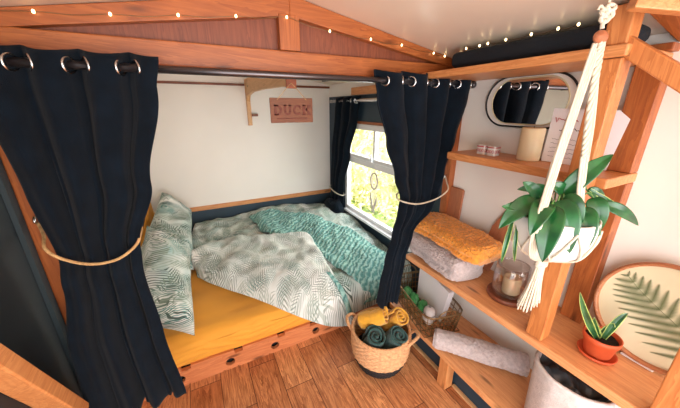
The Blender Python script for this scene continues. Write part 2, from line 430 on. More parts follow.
# ------------------------------------------------------------------ curtain rods
r = thing('curtain_rod', 'long dark metal double curtain rod running across below the gable beam', 'curtain rod', (.45, 1.16, 1.65))
ob('rod', MB().tube([(XL+.01, 1.16, 1.665), (1.395, 1.16, 1.665)], .0125, 16), 'rod', r, smooth=True)
ob('rod', MB().tube([(XL+.01, 1.205, 1.667), (1.30, 1.205, 1.667)], .008, 12), 'black', r, smooth=True)
ob('finial', MB().lathe([(0,0),(.015,0),(.019,.004),(.019,.02),(.015,.026),(0,.026)], (0,0,0), 20), 'rod', r, smooth=True)
fin = r.children[-1] if r.children else None
for o in bpy.data.objects:
    if o.name.startswith('finial'):
        o.location = V((1.39, 1.16, 1.665)) - r.location; o.rotation_euler = (0, PI/2, 0)
        for v in o.data.vertices: v.co += r.location
for x in (-.25, .55, 1.18):
    ob('bracket', MB().box(x-.008, x+.008, 1.165, GY-.001, 1.655, 1.677), 'rod', r)

# ------------------------------------------------------------------ curtains
def curtain(name, label, rows, y0, nf, ph, ngrom, axis='x', mat='navy', lift=.035, nu=200, nv=90, rodz=1.665, parent_loc=None, cat='curtain', amp_y=1.0):
    """rows: (z, left, right, amplitude) from the top down"""
    ztop, zbot = rows[0][0], rows[-1][0]
    tab = [(-(r_[0]),) + tuple(r_[1:]) for r_ in rows]
    def fn(u, v):
        z = ztop + (zbot-ztop)*v
        l, r_, a, off = interp(tab, -z)
        x = l + (r_-l)*u
        wv = math.sin(2*PI*nf*u+ph)
        wv2 = math.copysign(abs(wv)**.8, wv)
        n1 = nz((x*3, z*1.2, 0), 2, 3)*.018*min(1, (ztop-z)*4)
        s = a*wv2 + a*.35*math.sin(2*PI*nf*2.3*u+1+z*2)*min(1, (ztop-z)*2) + n1
        zz = z + (.008*wv*max(0, 1-(ztop-z)*12)) + .012*math.sin(2*PI*nf*u*1.3)*max(0, 1-(z-zbot)*6)
        sl = .35*a*math.cos(2*PI*nf*u+ph)
        return V((x+sl, y0+off+s, zz)) if axis == 'x' else V((y0+off+s, x+sl, zz))
    t = thing(name, label, cat, fn(.5, 1) if parent_loc is None else parent_loc)
    pnl = ob('curtain_panel', MB().grid(fn, nu, nv), mat, t, smooth=True, solid=.004)
    if ngrom:
        v = (ztop-rodz)/(ztop-zbot)
        for k in range(ngrom):
            m = 2*nf*0; u = None
            # zero crossings of the pleat wave
            u = (k*PI - ph)/(2*PI*nf)
            while u < 0: u += .5/nf*ngrom
            if u > 1: continue
            p = fn(u, v); p2 = fn(min(1,u+.01), v); d = (p2-fn(max(0,u-.01), v)).normalized()
            nrm = d.cross(V((0,0,1))).normalized()
            pts = [p + (d*math.cos(q)+V((0,0,1))*math.sin(q))*.021 for q in [2*PI*i/24 for i in range(24)]]
            ob('eyelet', MB().tube(pts, .0045, 8, closed=True), 'chrome', pnl, smooth=True)
    return t, fn

curtain('curtain', 'wide navy curtain at far left, gathered by a rope tieback, left of the bed',
        [(1.705, -.50, -.065, .030, 0), (1.60, -.50, -.085, .030, 0), (1.30, -.474, -.155, .026, 0), (1.08, -.450, -.228, .020, -.005), (.97, -.468, -.237, .020, 0), (.7, -.512, -.225, .026, 0), (.33, -.528, -.20, .030, 0)],
        1.16, 3.5, 2.2, 7)
curtain('curtain', 'navy eyelet curtain right of the bed, gathered at the waist beside the folded blankets',
        [(1.705, .768, 1.392, .030, 0), (1.60, .79, 1.38, .032, 0), (1.38, .855, 1.330, .030, 0), (1.2, .915, 1.272, .024, 0), (1.07, .965, 1.24, .018, 0), (1.0, .955, 1.20, .018, 0), (.86, .925, 1.065, .018, 0), (.7, .885, 1.01, .020, 0), (.55, .86, .995, .020, 0), (.41, .85, .985, .022, 0)],
        1.16, 4.0, .8, 8)
t, fn = curtain('window_curtain', 'small navy curtain tied back at the left edge of the window', 
        [(1.64, 2.30, 2.78, .02, 0), (1.5, 2.34, 2.80, .02, 0), (1.1, 2.50, 2.86, .02, 0), (.72, 2.62, 2.90, .018, 0), (.62, 2.62, 2.90, .016, 0), (.50, 2.56, 2.94, .02, -.01)],
        1.365, 3.0, 1.1, 2, axis='y', nu=120, nv=50, rodz=1.605)
def crump(u, v):
    a = 2*PI*u; r_ = .17*math.sin(PI*min(.999, v*.5+.02)) if v < 1 else .17
    x = 1.31 - .0 + r_*.52*math.cos(a); y = 2.73 + r_*1.15*math.sin(a)
    z = .46 + .11*math.cos(PI*v*.5)
    p = V((x, y, z)); q = nz(p, 14, 5)*.03 + nz(p, 30, 8)*.014
    return p + V((q*.6, q*.5, q))
ob('curtain_tail', MB().grid(crump, 60, 26, cu=True), 'navy', t, smooth=True, label='crumpled lower end of the curtain')
ob('tieback', MB().tube([(1.365+.045*math.cos(a), 2.76+.155*math.sin(a), .66+.02*math.sin(a*1)) for a in [2*PI*i/40 for i in range(40)]], .006, 8, closed=True), 'cream', t, smooth=True)
rd = thing('curtain_rod', 'short steel curtain rod above the window over the bed', 'curtain rod', (1.365, 2.2, 1.59))
ob('rod', MB().tube([(1.365, 1.45, 1.605), (1.365, 2.90, 1.605)], .016, 14), 'chrome', rd, smooth=True)
for y_ in (1.48, 2.93): ob('bracket', MB().box(1.37, XR-.001, y_, y_+.02, 1.595, 1.615), 'rod', rd)

def rope_twist(pts, r, n=200):
    path = smooth_path(pts, n); mb = MB()
    for k in range(3):
        q = []
        for i, p in enumerate(path):
            tn = (path[min(i+1, n-1)]-path[max(i-1, 0)]).normalized()
            a = V((0,0,1)); a = (a-tn*a.dot(tn)).normalized() if abs(tn.z) < .95 else V((1,0,0)); b = tn.cross(a)
            ph = i*.5 + k*2*PI/3
            q.append(p + (a*math.cos(ph)+b*math.sin(ph))*r*.55)
        mb.tube(q, r*.6, 6)
    return mb
t = thing('curtain_tieback', 'tan rope tieback looped round the waist of the left curtain', 'rope', (-.35, 1.12, 1.0))
ob('rope', rope_twist([(-.513, 1.262, 1.175), (-.485, 1.20, 1.15), (-.462, 1.125, 1.13), (-.425, 1.105, 1.095), (-.36, 1.098, 1.062), (-.29, 1.10, 1.06), (-.235, 1.115, 1.09), (-.22, 1.15, 1.115), (-.23, 1.212, 1.13), (-.34, 1.225, 1.14), (-.47, 1.225, 1.15), (-.508, 1.255, 1.175)], .0045, 420), 'rope', t, smooth=True)
ob('hook', MB().tube(smooth_path([(-.513, 1.274, 1.20), (-.513, 1.255, 1.20), (-.513, 1.245, 1.186), (-.513, 1.255, 1.178)], 14), .004, 8), 'chrome', t, smooth=True)
t = thing('curtain_tieback', 'pale rope tieback round the right curtain, hooked on the wooden stud by the blankets', 'rope', (1.1, 1.12, 1.0))
ob('rope', rope_twist([(1.368, 1.235, 1.135), (1.31, 1.17, 1.125), (1.265, 1.115, 1.10), (1.19, 1.10, 1.07), (1.10, 1.097, 1.055), (1.02, 1.10, 1.055), (.955, 1.125, 1.07), (.945, 1.17, 1.08), (1.0, 1.222, 1.09), (1.15, 1.225, 1.10), (1.30, 1.225, 1.12), (1.368, 1.238, 1.14)], .004, 420), 'cream', t, smooth=True)
ob('hook', MB().tube(smooth_path([(1.376, 1.235, 1.15), (1.362, 1.235, 1.15), (1.358, 1.235, 1.136), (1.366, 1.235, 1.126)], 14), .004, 8), 'chrome', t, smooth=True)

# ------------------------------------------------------------------ bed
bed = thing('bed', 'low built-in double bed with slotted pine front rail and mustard fitted sheet', 'bed', (.43, 2.25, 0))
def rail():
    mb = MB(); x0, x1, z1, y0, y1 = XL+.005, XR-.01, .112, 1.505, 1.53
    notches = [(-.23,.05), (.06,.05), (.33,.05), (.56,.05), (.85,.05)]
    holes = [-.27, .005, .285, .575, .87, 1.15]; hr = .027; hz = .055
    # front plate made of square cells, those with a hole get a ring of quads; dark backing seen through
    cells = []; hw = .045
    xs = [x0]
    for h_ in holes: xs += [h_-hw, h_+hw]
    xs.append(x1)
    for i in range(0, len(xs)-1):
        a, b = xs[i], xs[i+1]
        if i % 2 == 0:
            mb.box(a, b, y0, y1, 0, z1)
        else:
            cx_ = (a+b)/2; n = 24
            for yy, flip in ((y0, 0), (y1, 1)):
                ins = [V((cx_+hr*math.cos(q), yy, hz+hr*math.sin(q))) for q in [2*PI*k/n for k in range(n)]]
                outs = []
                for k in range(n):
                    q = 2*PI*k/n; c, s_ = math.cos(q), math.sin(q)
                    m = min(hw/abs(c) if abs(c) > 1e-6 else 9, ((z1-hz) if s_ > 0 else hz)/abs(s_) if abs(s_) > 1e-6 else 9)
                    outs.append(V((cx_+m*c, yy, hz+m*s_)))
                fs = [(k, (k+1)%n, n+(k+1)%n, n+k) if flip else (k, n+k, n+(k+1)%n, (k+1)%n) for k in range(n)]
                mb.add(ins+outs, fs)
            w1 = [V((cx_+hr*math.cos(2*PI*k/n), y0, hz+hr*math.sin(2*PI*k/n))) for k in range(n)]
            w2 = [p+V((0, y1-y0, 0)) for p in w1]
            mb.add(w1+w2, [(k, (k+1)%n, n+(k+1)%n, n+k) for k in range(n)])
            mb.box(a, b, y0, y1, z1-.001, z1)
    # raised castellations, leaving notches
    px = x0
    for nx, nw in notches+[(x1, 0)]:
        mb.box(px, nx-nw/2 if nw else x1, y0, y1, z1, z1+.022); px = nx+nw/2
    return mb
ob('front_rail', rail(), 'railwood', bed, label='pine rail with round holes and slots')
ob('bed_base', MB().box(XL+.006, XR-.012, 1.545, 3.02, .0, .10), 'black', bed)
def matt(u, v):  # rounded slab, v goes round the section from front bottom over the top
    prof = [(1.537, .118), (1.523, .138), (1.518, .18), (1.52, .235), (1.537, .27), (1.57, .293), (1.65, .303), (1.9, .305), (2.4, .305), (3.0, .305), (3.03, .28), (3.03, .105)]
    p = poly([(0, a, b) for a, b in prof], v)
    x = XL+.012 + (XR-XL-.026)*u
    wr = .006*math.sin(p.z*95+nz((x,0,0), 3)*5+x*2)*max(0, 1-abs(p.z-.2)*9) if p.y < 1.6 else 0
    wr += .012*nz((x, p.y, p.z), 5) + .006*nz((x*1, p.y*4, p.z*6), 4, 3)
    return V((x, p.y - abs(wr)*.9*(p.y < 1.6) , p.z + wr*(p.z > .25)))
ob('mattress', MB().grid(matt, 150, 110), 'sheet', bed, smooth=True, label='mattress in a mustard yellow fitted sheet')

def loft(rows, nu, nv, disp):
    def fn(u, v):
        pts = [poly(r_, u) for r_ in rows]
        return disp(poly(pts, v), u, v)
    return MB().grid(fn, nu, nv)
def wrinkle(p, a=.02):
    return a*(nz(p, 3.2, 1)*1.3 + nz(p, 7, 4)*.8 + (1-abs(nz((p.x*1.3, p.y*.8, p.z), 7, 9))*3)*.25 + nz(p, 16, 2)*.25)
def dd(p, u, v):
    edge = min(1, v*7)*min(1, (1-v)*12+.25)*min(1, u*12+.2)
    return p + V((0, -.25*wrinkle(p)*(p.y < 1.6), wrinkle(p, .034)*edge))
dv = thing('duvet', 'leaf-print duvet in white, green and teal, folded back over the mustard bed', 'duvet', (.6, 2.2, .31))
rows = [
    [(-.12,2.16,.315), (.06,1.93,.315), (.25,1.70,.31), (.44,1.50,.26), (.64,1.475,.15), (.82,1.47,.13), (1.09,1.475,.13), (1.385,1.475,.14)],
    [(-.125,2.20,.35), (.08,2.0,.35), (.30,1.76,.355), (.48,1.55,.335), (.66,1.505,.30), (.85,1.49,.28), (1.10,1.49,.29), (1.385,1.49,.29)],
    [(-.14,2.36,.41), (.12,2.2,.41), (.36,1.95,.40), (.55,1.72,.385), (.75,1.62,.375), (.92,1.60,.37), (1.12,1.60,.37), (1.385,1.60,.36)],
    [(-.14,2.62,.44), (.18,2.55,.44), (.42,2.45,.43), (.65,2.35,.43), (.85,2.25,.43), (1.0,2.2,.43), (1.2,2.2,.42), (1.385,2.2,.40)],
    [(-.10,2.93,.46), (.18,2.95,.47), (.42,2.96,.475), (.65,2.96,.475), (.85,2.96,.475), (1.0,2.96,.47), (1.2,2.96,.46), (1.385,2.96,.44)],
    [(-.08,3.01,.40), (.18,3.01,.42), (.42,3.01,.42), (.65,3.01,.42), (.85,3.01,.42), (1.0,3.01,.42), (1.2,3.01,.40), (1.385,3.01,.38)]]
ob('cover', loft(rows, 150, 130, dd), 'duvet', dv, smooth=True, solid=.012)
rows = [
    [(-.13,2.25,.34), (-.08,2.09,.325), (.06,1.90,.32), (.25,1.67,.31), (.45,1.475,.25), (.64,1.45,.12), (.83,1.44,.05)],
    [(-.14,2.24,.42), (-.06,2.14,.41), (.09,1.97,.405), (.28,1.75,.40), (.48,1.53,.34), (.65,1.455,.20), (.835,1.44,.075)],
    [(-.14,2.27,.465), (.05,2.25,.475), (.25,2.08,.465), (.45,1.90,.45), (.61,1.66,.42), (.71,1.48,.30), (.84,1.445,.09)],
    [(-.14,2.31,.47), (.14,2.37,.49), (.42,2.24,.49), (.72,2.13,.50), (.745,1.83,.455), (.755,1.54,.375), (.845,1.45,.10)],
    [(-.13,2.33,.43), (.15,2.40,.45), (.44,2.27,.45), (.74,2.15,.47), (.76,1.83,.42), (.77,1.53,.33), (.85,1.46,.10)]]
def df(p, u, v):
    e = min(1, v*6)*min(1, (1-v)*6+.1)*min(1, u*8+.2)*min(1, (1-u)*8+.15)
    return p + V((0, -.2*wrinkle(p, .02), .012*e + wrinkle(p+V((3,3,0)), .028)*e))
ob('folded_flap', loft(rows, 130, 80, df), 'duvetlight', dv, smooth=True, solid=.014, label='paler folded-back corner of the duvet')
# teal edging strip at the flap's hem
ob('teal_trim', loft([[(.70,1.60,.43), (.735,1.50,.36), (.765,1.452,.25), (.79,1.445,.15)], [(.73,1.60,.42), (.775,1.50,.34), (.81,1.455,.22), (.83,1.448,.11)]], 30, 6, lambda p, u, v: p+V((.0, -.015, .02))), 'knit', dv, smooth=True, solid=.006, label='teal reverse side showing at the hem')
def zsurf(x, y):
    z = interp([(1.47,.15),(1.495,.30),(1.56,.36),(1.65,.385),(1.9,.405),(2.2,.435),(2.6,.455),(2.95,.475)], y)[0]
    return z - .03*max(0, (x-1.2)/.2)
def thr(p, u, v):
    z = zsurf(p.x, p.y); w_ = wrinkle(V((p.x, p.y, z)), .034)*min(1, max(0, (p.y-1.5)*6))
    k = .0035*math.sin((p.x*.55-p.y*.83)*115 + 2.2*nz((p.x, p.y, 0), 9))*(.6+.4*math.sin((p.x*.83+p.y*.55)*60))
    ed = .022*min(1, v*14, (1-v)*14, u*16)
    return V((p.x, p.y, z + w_ + k + ed + .017))
ob_ = loft([
    [(.45,2.38,0), (.60,2.20,0), (.74,1.98,0), (.81,1.78,0), (.87,1.60,0), (.93,1.50,0), (.95,1.462,0)],
    [(.40,2.84,0), (.70,2.82,0), (.95,2.66,0), (1.10,2.38,0), (1.21,2.02,0), (1.27,1.7,0), (1.30,1.462,0)]], 170, 120, thr)
tag(ob('knitted_throw', ob_, 'knit', smooth=True, solid=.014), 'teal cable-knit throw spread across the duvet', 'throw')

def cushion(c00, c10, c11, c01, th, seed, bulge=1.0, nrm=None):
    c00, c10, c11, c01 = map(V, (c00, c10, c11, c01))
    n = ((c10-c00).cross(c01-c00)).normalized()
    N = 56
    def side(sg):
        def fn(u, v):
            a, b = 2*u-1, 2*v-1
            # sides pull in a little between the corners
            uu = .5+.5*a*(1-.07*(1-b*b)); vv = .5+.5*b*(1-.07*(1-a*a))
            p = c00*(1-uu)*(1-vv)+c10*uu*(1-vv)+c11*uu*vv+c01*(1-uu)*vv
            h_ = (max(0, 1-a**4)*max(0, 1-b**4))**.55
            w_ = (nz(p, 6, seed)*.9 + nz(p, 13, seed+3)*.5 + (1-abs(nz(p, 8, seed+5))*4)*.2)
            return p + n*sg*th*h_*(1+.0*sg) + n*w_*.028*min(1, h_*1.5)
        return fn
    mb = MB().grid(side(1), N, N); mb.grid(side(-1), N, N); return mb
pw = 'leaf-print pillow'
pp = cushion((-.50,2.18,.52), (-.14,2.20,.36), (-.11,2.86,.63), (-.32,2.93,.82), .10, 11)
tag(ob('pillow', pp, 'pillow', smooth=True), 'leaf-print pillow propped at the far back corner of the bed', 'pillow')
pp = cushion((-.47,1.53,.50), (-.155,1.525,.31), (-.125,1.99,.68), (-.34,2.03,.84), .105, 23)
tag(ob('pillow', pp, 'pillow', smooth=True), 'leaf-print pillow lying nearest the left curtain, its corner drooping over the bed front', 'pillow')
# mustard pillow glimpsed behind, against the left wall
pp = cushion((-.54,2.2,.36), (-.42,2.3,.33), (-.38,3.0,.36), (-.44,3.0,.77), .035, 31)
tag(ob('pillow', pp, 'sheet', smooth=True), 'mustard pillow standing behind the leaf-print pillows against the wall', 'pillow')
# hanging things at the back wall
br = thing('wall_bracket', 'pale pine bracket arm reaching forward from the back wall, a sign on its end', 'bracket', (.53, 3.03, 1.38))
ob('backboard', MB().box(.518, .556, YB-.034, YB-.001, 1.375, 1.80), 'pale', br, bevel=.003)
pts = [(0,3.015,1.80), (0,3.015,1.60), (0,2.94,1.655), (0,2.7,1.675), (0,2.2,1.672), (0,1.52,1.655), (0,1.52,1.71), (0,2.2,1.74), (0,2.8,1.80)]
ob('arm', MB().prism([(.522-(3.015-y)*.028, y, z) for _, y, z in pts], (.03, 0, 0)), 'pale', br, bevel=.003)
ob('end_cap', MB().box(.462, .516, 1.502, 1.519, 1.64, 1.70), 'bracketend', br, bevel=.003)
ob('peg', MB().box(.556, .612, YB-.06, YB-.02, 1.462, 1.486), 'darkwood', br, bevel=.002)

sg = thing('hanging_sign', 'small brown wooden sign reading DUCK, hung on a string by the back bracket', 'sign', (.48, 1.497, 1.47))
ob('board', MB().box(.368, .596, 1.492, 1.50, 1.472, 1.594), 'signwood', sg, bevel=.002)
st = ob('string', MB().tube([(.405, 1.49, 1.585), (.474, 1.496, 1.655)], .0016, 6).tube([(.560, 1.49, 1.585), (.496, 1.496, 1.655)], .0016, 6).tube([(.474, 1.496, 1.655), (.485, 1.497, 1.664), (.496, 1.496, 1.655)], .0016, 6), 'rope', sg)
L = MB(); y0, y1 = 1.4895, 1.492
def bar(x0, x1, z0, z1): L.box(x0, x1, y0, y1, z0, z1)
def arcseg(cx, cz, rx, rz, a0, a1, w, n=12):
    for k in range(n):
        a, b = a0+(a1-a0)*k/n, a0+(a1-a0)*(k+1)/n
        q = [(cx+rx*math.cos(a), y0, cz+rz*math.sin(a)), (cx+rx*math.cos(b), y0, cz+rz*math.sin(b)), (cx+(rx-w)*math.cos(b), y0, cz+(rz-w*.7)*math.sin(b)), (cx+(rx-w)*math.cos(a), y0, cz+(rz-w*.7)*math.sin(a))]
        L.prism(q, (0, y1-y0, 0))
zb, zt, sw, sr = 1.510, 1.560, .012, .006
# D
x = .384; bar(x+.004, x+.004+sw, zb, zt); bar(x, x+.024, zb, zb+sr); bar(x, x+.024, zt-sr, zt); arcseg(x+.018, (zb+zt)/2, .026, .025, -PI/2, PI/2, sw)
# U
x = .434; bar(x+.004, x+.004+sw, zb+.018, zt); bar(x+.030, x+.030+sw, zb+.018, zt); bar(x, x+.020, zt-sr, zt); bar(x+.026, x+.046, zt-sr, zt); arcseg(x+.023, zb+.02, .019, .02, PI, 2*PI, sw)
# C
x = .486; arcseg(x+.024, (zb+zt)/2, .024, .025, .7, 2*PI-.7, sw, 16); bar(x+.036, x+.042, zt-.020, zt-.002)
# K
x = .536; bar(x+.004, x+.004+sw, zb, zt); bar(x, x+.020, zb, zb+sr); bar(x, x+.020, zt-sr, zt)
L.prism([(x+.014, y0, 1.533), (x+.033, y0, zt-sr), (x+.045, y0, zt-sr), (x+.022, y0, 1.530)], (0, y1-y0, 0)); L.prism([(x+.018, y0, 1.542), (x+.026, y0, 1.545), (x+.046, y0, zb+sr), (x+.033, y0, zb+sr)], (0, y1-y0, 0))
bar(x+.028, x+.048, zt-sr, zt); bar(x+.028, x+.050, zb, zb+sr)
rnd = random.Random(5); x = .40
while x < .565:
    w_ = rnd.uniform(.003, .008); bar(x, x+w_, 1.490, 1.496); x += w_+.003
ob('lettering', L, 'signtext', sg)

dc = thing('dreamcatcher', 'small white oval dreamcatcher with hanging strands in the window', 'dreamcatcher', (1.37, 1.99, .62))
cy_, cz_ = 2.03, .93
hoop = [(1.372, cy_+.052*math.cos(a), cz_+.072*math.sin(a)) for a in [2*PI*i/40 for i in range(40)]]
ob('hoop', MB().tube(hoop, .006, 8, closed=True), 'lace', dc, smooth=True)
wb = MB()
for i in range(12):
    a = 2*PI*i/12; b = a+2.2
    wb.tube([(1.372, cy_+.05*math.cos(a), cz_+.07*math.sin(a)), (1.372, cy_+.05*math.cos(b), cz_+.07*math.sin(b))], .0012, 5)
wb.tube([(1.372, cy_+.02*math.cos(a), cz_+.027*math.sin(a)) for a in [2*PI*i/20 for i in range(20)]], .0015, 5, closed=True)
ob('web', wb, 'feather', dc)
ob('cord', MB().tube([(1.372, cy_, cz_+.075), (1.372, cy_+.005, 1.02), (1.385, cy_+.01, 1.085)], .002, 6), 'feather', dc)
rnd = random.Random(9)
for i in range(7):
    y = cy_-.045+.015*i; zt_ = cz_-.072*math.sqrt(max(0, 1-((y-cy_)/.053)**2)); zb_ = .60+.10*abs(i-3)/3+rnd.uniform(0,.03)
    sd_ = ob('strand', MB().tube(smooth_path([(1.372, y, zt_), (1.370, y+.004, (zt_+zb_)/2), (1.373, y, zb_+.08)], 8), .0025, 5), 'feather', dc, smooth=True)
    f = MB().grid(lambda u, v: V((1.371+.003*math.sin(v*7+i), y+(u-.5)*.026*math.sin(PI*min(1, v*.92+.06)), zb_+.085*(1-v)+.004*math.cos((u-.5)*3))), 5, 12)
    ob('feather', f, 'feather', sd_, smooth=True, solid=.001)

# ------------------------------------------------------------------ shelving unit along the right wall
su = thing('shelving_unit', 'pine shelving unit with three shelves and an open foot along the right wall', 'shelves', (1.25, .55, 0))
def shelf(z0, z1, x0, y0, y1, nm='shelf', mat='shelfwood', lab=None):
    return ob(nm, MB().box(x0, XR-.002, y0, y1, z0, z1), mat, su, bevel=.005, label=lab)
shelf(.200, .240, 1.072, -.15, 1.33)
shelf(.632, .667, 1.100, -.15, 1.235)
shelf(1.290, 1.326, 1.190, .405, 1.085, mat='pine_y')
# rounded bracket end of the upper shelf
shelf(1.684, 1.716, 1.098, .418, 1.232, mat='pine_y')
ob('upright', MB().box(1.112, 1.172, .428, .488, .668, 1.683).box(1.112, 1.172, .43, .488, 1.717, roof(1.172)-.006), 'post', su, bevel=.004)
ob('upright', MB().box(1.36, XR-.002, .408, .485, .668, 1.289).box(1.36, XR-.002, .408, .485, 1.327, 1.683).box(1.36, XR-.002, .408, .80, 1.717, roof(XR)-.04), 'red_z', su, bevel=.003)
ob('upright', MB().box(1.102, 1.162, .045, .118, .668, 1.60), 'post', su, bevel=.004)
ob('brace', MB().beam((1.14, .455, 1.728), (1.14, .06, 1.435), .045, .042, up=(1,0,0)), 'post', su, bevel=.004)
tag(ob('wooden_paddle', MB().prism([(1.378, .955, .668), (1.392, .895, .935), (1.4, .845, 1.035), (1.401, .815, 1.055), (1.401, .785, 1.045), (1.393, .795, .935), (1.378, .86, .668)], (.014, 0, 0)), 'board', bevel=.003), 'wooden paddle board leaning on the wall between the mustard blanket and the hanging plant', 'board')
for y in (.795, .10):
    ob('foot', MB().box(1.082, 1.142, y, y+.062, 0, .199), 'pine_z', su, bevel=.004)
ob('kick_board', MB().box(1.16, 1.175, -.15, 1.50, 0, .199), 'navywall', su)
for a_, b_ in ((.86, 1.49), (.165, .793)): ob('floor_bead', MB().box(1.135, 1.158, a_, b_, 0, .014), 'pale', su, bevel=.003)

# long navy roll of bedding on the top shelf
def navy(u, v):
    a = 2*PI*u; y = .435 + (1.10-.435)*v
    e = min(1, (v*14)**.5 if v > 0 else 0, ((1-v)*20)**.5 if v < 1 else 0); cl = 0 if v in (0, 1) else 1
    ca, sa = math.cos(a), math.sin(a)
    x = 1.222 + .095*math.copysign(abs(ca)**.6, ca)*(.25+.75*e)*cl; z = 1.756 + .037*math.copysign(abs(sa)**.6, sa)*(.15+.85*e)*cl
    q = nz((x, y, z), 9, 2)*.006
    return V((x+q, y, z+q*.4))
tag(ob('blanket_roll', MB().grid(navy, 40, 90, cu=True), 'navyroll', smooth=True), 'long navy fabric bundle lying on the top shelf under the ceiling', 'blanket')

# ------------------------------------------------------------------ mirror, poster, things on the candle shelf
def stadium(cy, cz, hw, hh, n=24):
    r_ = hh; d = hw-hh
    return [(cy+d+r_*math.cos(a), cz+r_*math.sin(a)) for a in [-PI/2+PI*k/n for k in range(n+1)]] + [(cy-d+r_*math.cos(a), cz+r_*math.sin(a)) for a in [PI/2+PI*k/n for k in range(n+1)]]
mx = lambda y, o: XR-o-(1.07-y)*.05
mr = thing('wall_mirror', 'oval mirror in a thin black rim hung between the two upper shelves', 'mirror', (1.415, .84, 1.48))
mc = (.846, 1.574)
sp = stadium(mc[0], mc[1], .212, .113)
ob('back_board', MB().prism([(mx(y,.003), y, z) for y, z in stadium(mc[0], mc[1], .209, .110)], (-.012, 0, 0)), 'white', mr)
ob('rim', MB().tube([(mx(y,.016), y, z) for y, z in sp], .0045, 8, closed=True), 'black', mr, smooth=True)
ob('rim', MB().tube([(mx(y,.019), y, z) for y, z in stadium(mc[0]-.003, mc[1], .177, .101)], .003, 8, closed=True), 'wax', mr, smooth=True, label='inner cream edge of the mirror glass')
ob('mirror_glass', MB().prism([(mx(y,.0155), y, z) for y, z in stadium(mc[0]-.003, mc[1], .176, .100)], (-.004, 0, 0)), 'mirror', mr)

ps = thing('poster', 'white printed paper with red writing propped on the candle shelf behind the post', 'poster', (1.40, .6, 1.33))
PY0, PY1, PZ0, PZ1 = .452, .70, 1.328, 1.545
ob('sheet', MB().prism([(1.345, PY0+.02, PZ0), (1.345, PY1, PZ0), (1.356, PY1, PZ1), (1.3557, PY0+.035, PZ1-.006), (1.354, PY0, PZ1-.035)], (-.0015, 0, 0)), 'paper', ps)
rnd = random.Random(2); rw = MB(); kw = MB()
def scrib(mb, ya, yb, z, h, w):
    y = ya; pts = []
    while y > yb:
        pts.append((1.3428+(z-PZ0)*.051, y, z + h*rnd.uniform(-.5, .5))); y -= rnd.uniform(.004, .008)
    mb.tube(pts, w, 5)
scrib(rw, .685, .60, 1.50, .022, .0015); scrib(rw, .59, .52, 1.495, .02, .0015); scrib(kw, .66, .56, 1.46, .018, .0013); scrib(kw, .54, .52, 1.46, .018, .0016)
for k in range(5): scrib(kw, .68, .54, 1.425-.018*k, .005, .0006)
ob('red_script', rw, 'red', ps); ob('dark_script', kw, 'ink', ps)

cd = tag(ob('pillar_candle', MB().lathe([(0,1.327),(.043,1.327),(.045,1.332),(.045,1.462),(.041,1.467),(.033,1.462),(.012,1.458),(0,1.458)], (1.315, .742, 0), 40), 'wax', smooth=True), 'thick cream pillar candle on the shelf below the mirror', 'candle')
ob('wick', MB().tube([(1.315,.742,1.457),(1.316,.742,1.472)], .0013, 6), 'black', cd)

def votive(x, y, lab):
    t = thing('votive_glass', lab, 'candle holder', (x, y, 1.327), 'votives beside the candle')
    s = .021; mb = MB()
    def sq(u, v):
        a = 2*PI*u; c_, s_ = math.cos(a), math.sin(a); m = 1/max(abs(c_), abs(s_))**.8
        prof = [(0, 0), (s*.85, 0), (s, .004), (s*1.04, .04), (s*.94, .04), (s*.85, .012), (0, .010)]
        r_, z = poly([(q[0], q[1], 0) for q in prof], v)[:2]
        return V((x+max(0, r_)*c_*m, y+max(0, r_)*s_*m, 1.3275+z))
    ob('cup', MB().grid(sq, 32, 30, cu=True), 'ceramic', t, smooth=True)
    for k in range(4):
        a = k*PI/2
        q = MB()
        cx_, cy2 = x+math.cos(a)*s*1.06, y+math.sin(a)*s*1.06
        tx, ty = -math.sin(a), math.cos(a)
        for i in range(3):
            d = (i-1)*s*.62
            q.tube([(cx_+tx*(d+.005*math.cos(b)), cy2+ty*(d+.005*math.cos(b)), 1.347+.007*math.sin(b)) for b in [2*PI*j/10 for j in range(10)]], .0013, 5, closed=True)
        q.tube([(cx_-tx*s*.85, cy2-ty*s*.85, 1.366), (cx_+tx*s*.85, cy2+ty*s*.85, 1.366)], .0026, 6)
        ob('red_pattern', q, 'red', t)
    return t
votive(1.285, .945, 'small patterned red and white votive, left of the pair')
votive(1.285, .890, 'small patterned red and white votive, nearest the pillar candle')

# ------------------------------------------------------------------ things on the middle shelf
def blanket(c, L, W, H, ang, seed, amp, curve=0.0):
    """soft folded blanket: rounded box section swept along its length, with a fold crease on the near side"""
    c = V(c); ca, sa = math.cos(ang), math.sin(ang)
    def fn(u, v):
        a = 2*PI*u; t_ = 2*v-1; cx_, sx_ = math.cos(a), math.sin(a)
        e = max(0, 1-abs(t_)**9)**.5
        e = .45+.55*e if 0 < v < 1 else .0
        wx = W/2*math.copysign(abs(cx_)**.55, cx_); hz = H/2*math.copysign(abs(sx_)**.55, sx_)
        crease = math.exp(-((hz+.005)/(H*.07))**2)*.016
        wx -= math.copysign(crease, wx)*(1 if abs(wx) > W*.3 else 0)
        x = wx*e; z = hz*(.6+.4*e if 0 < v < 1 else 0); l = t_*L/2*(1 - .035*(abs(hz)/(H/2))**2)
        p = V((x, l, z))
        q = V((c.x + x*ca - l*sa, c.y + x*sa + l*ca, c.z + H/2 + z))
        n_ = nz(q, 12, seed)*.010 + nz(q, 90, seed+2)*amp + nz(q, 200, seed+4)*amp*.7
        d = V((cx_*ca, cx_*sa, sx_))
        q += d*n_*(1 if z > -H*.45 else .2)
        q.z += curve*(1-t_*t_)
        q.z = max(q.z, c.z+.001)
        return q
    return MB().grid(fn, 160, 240, cu=True)
tag(ob('folded_blanket', blanket((1.222, 1.055, .668), .45, .235, .136, -.10, 5, .006), 'greyfur', smooth=True), 'light grey fleece blanket folded under the mustard one on the shelf', 'blanket')
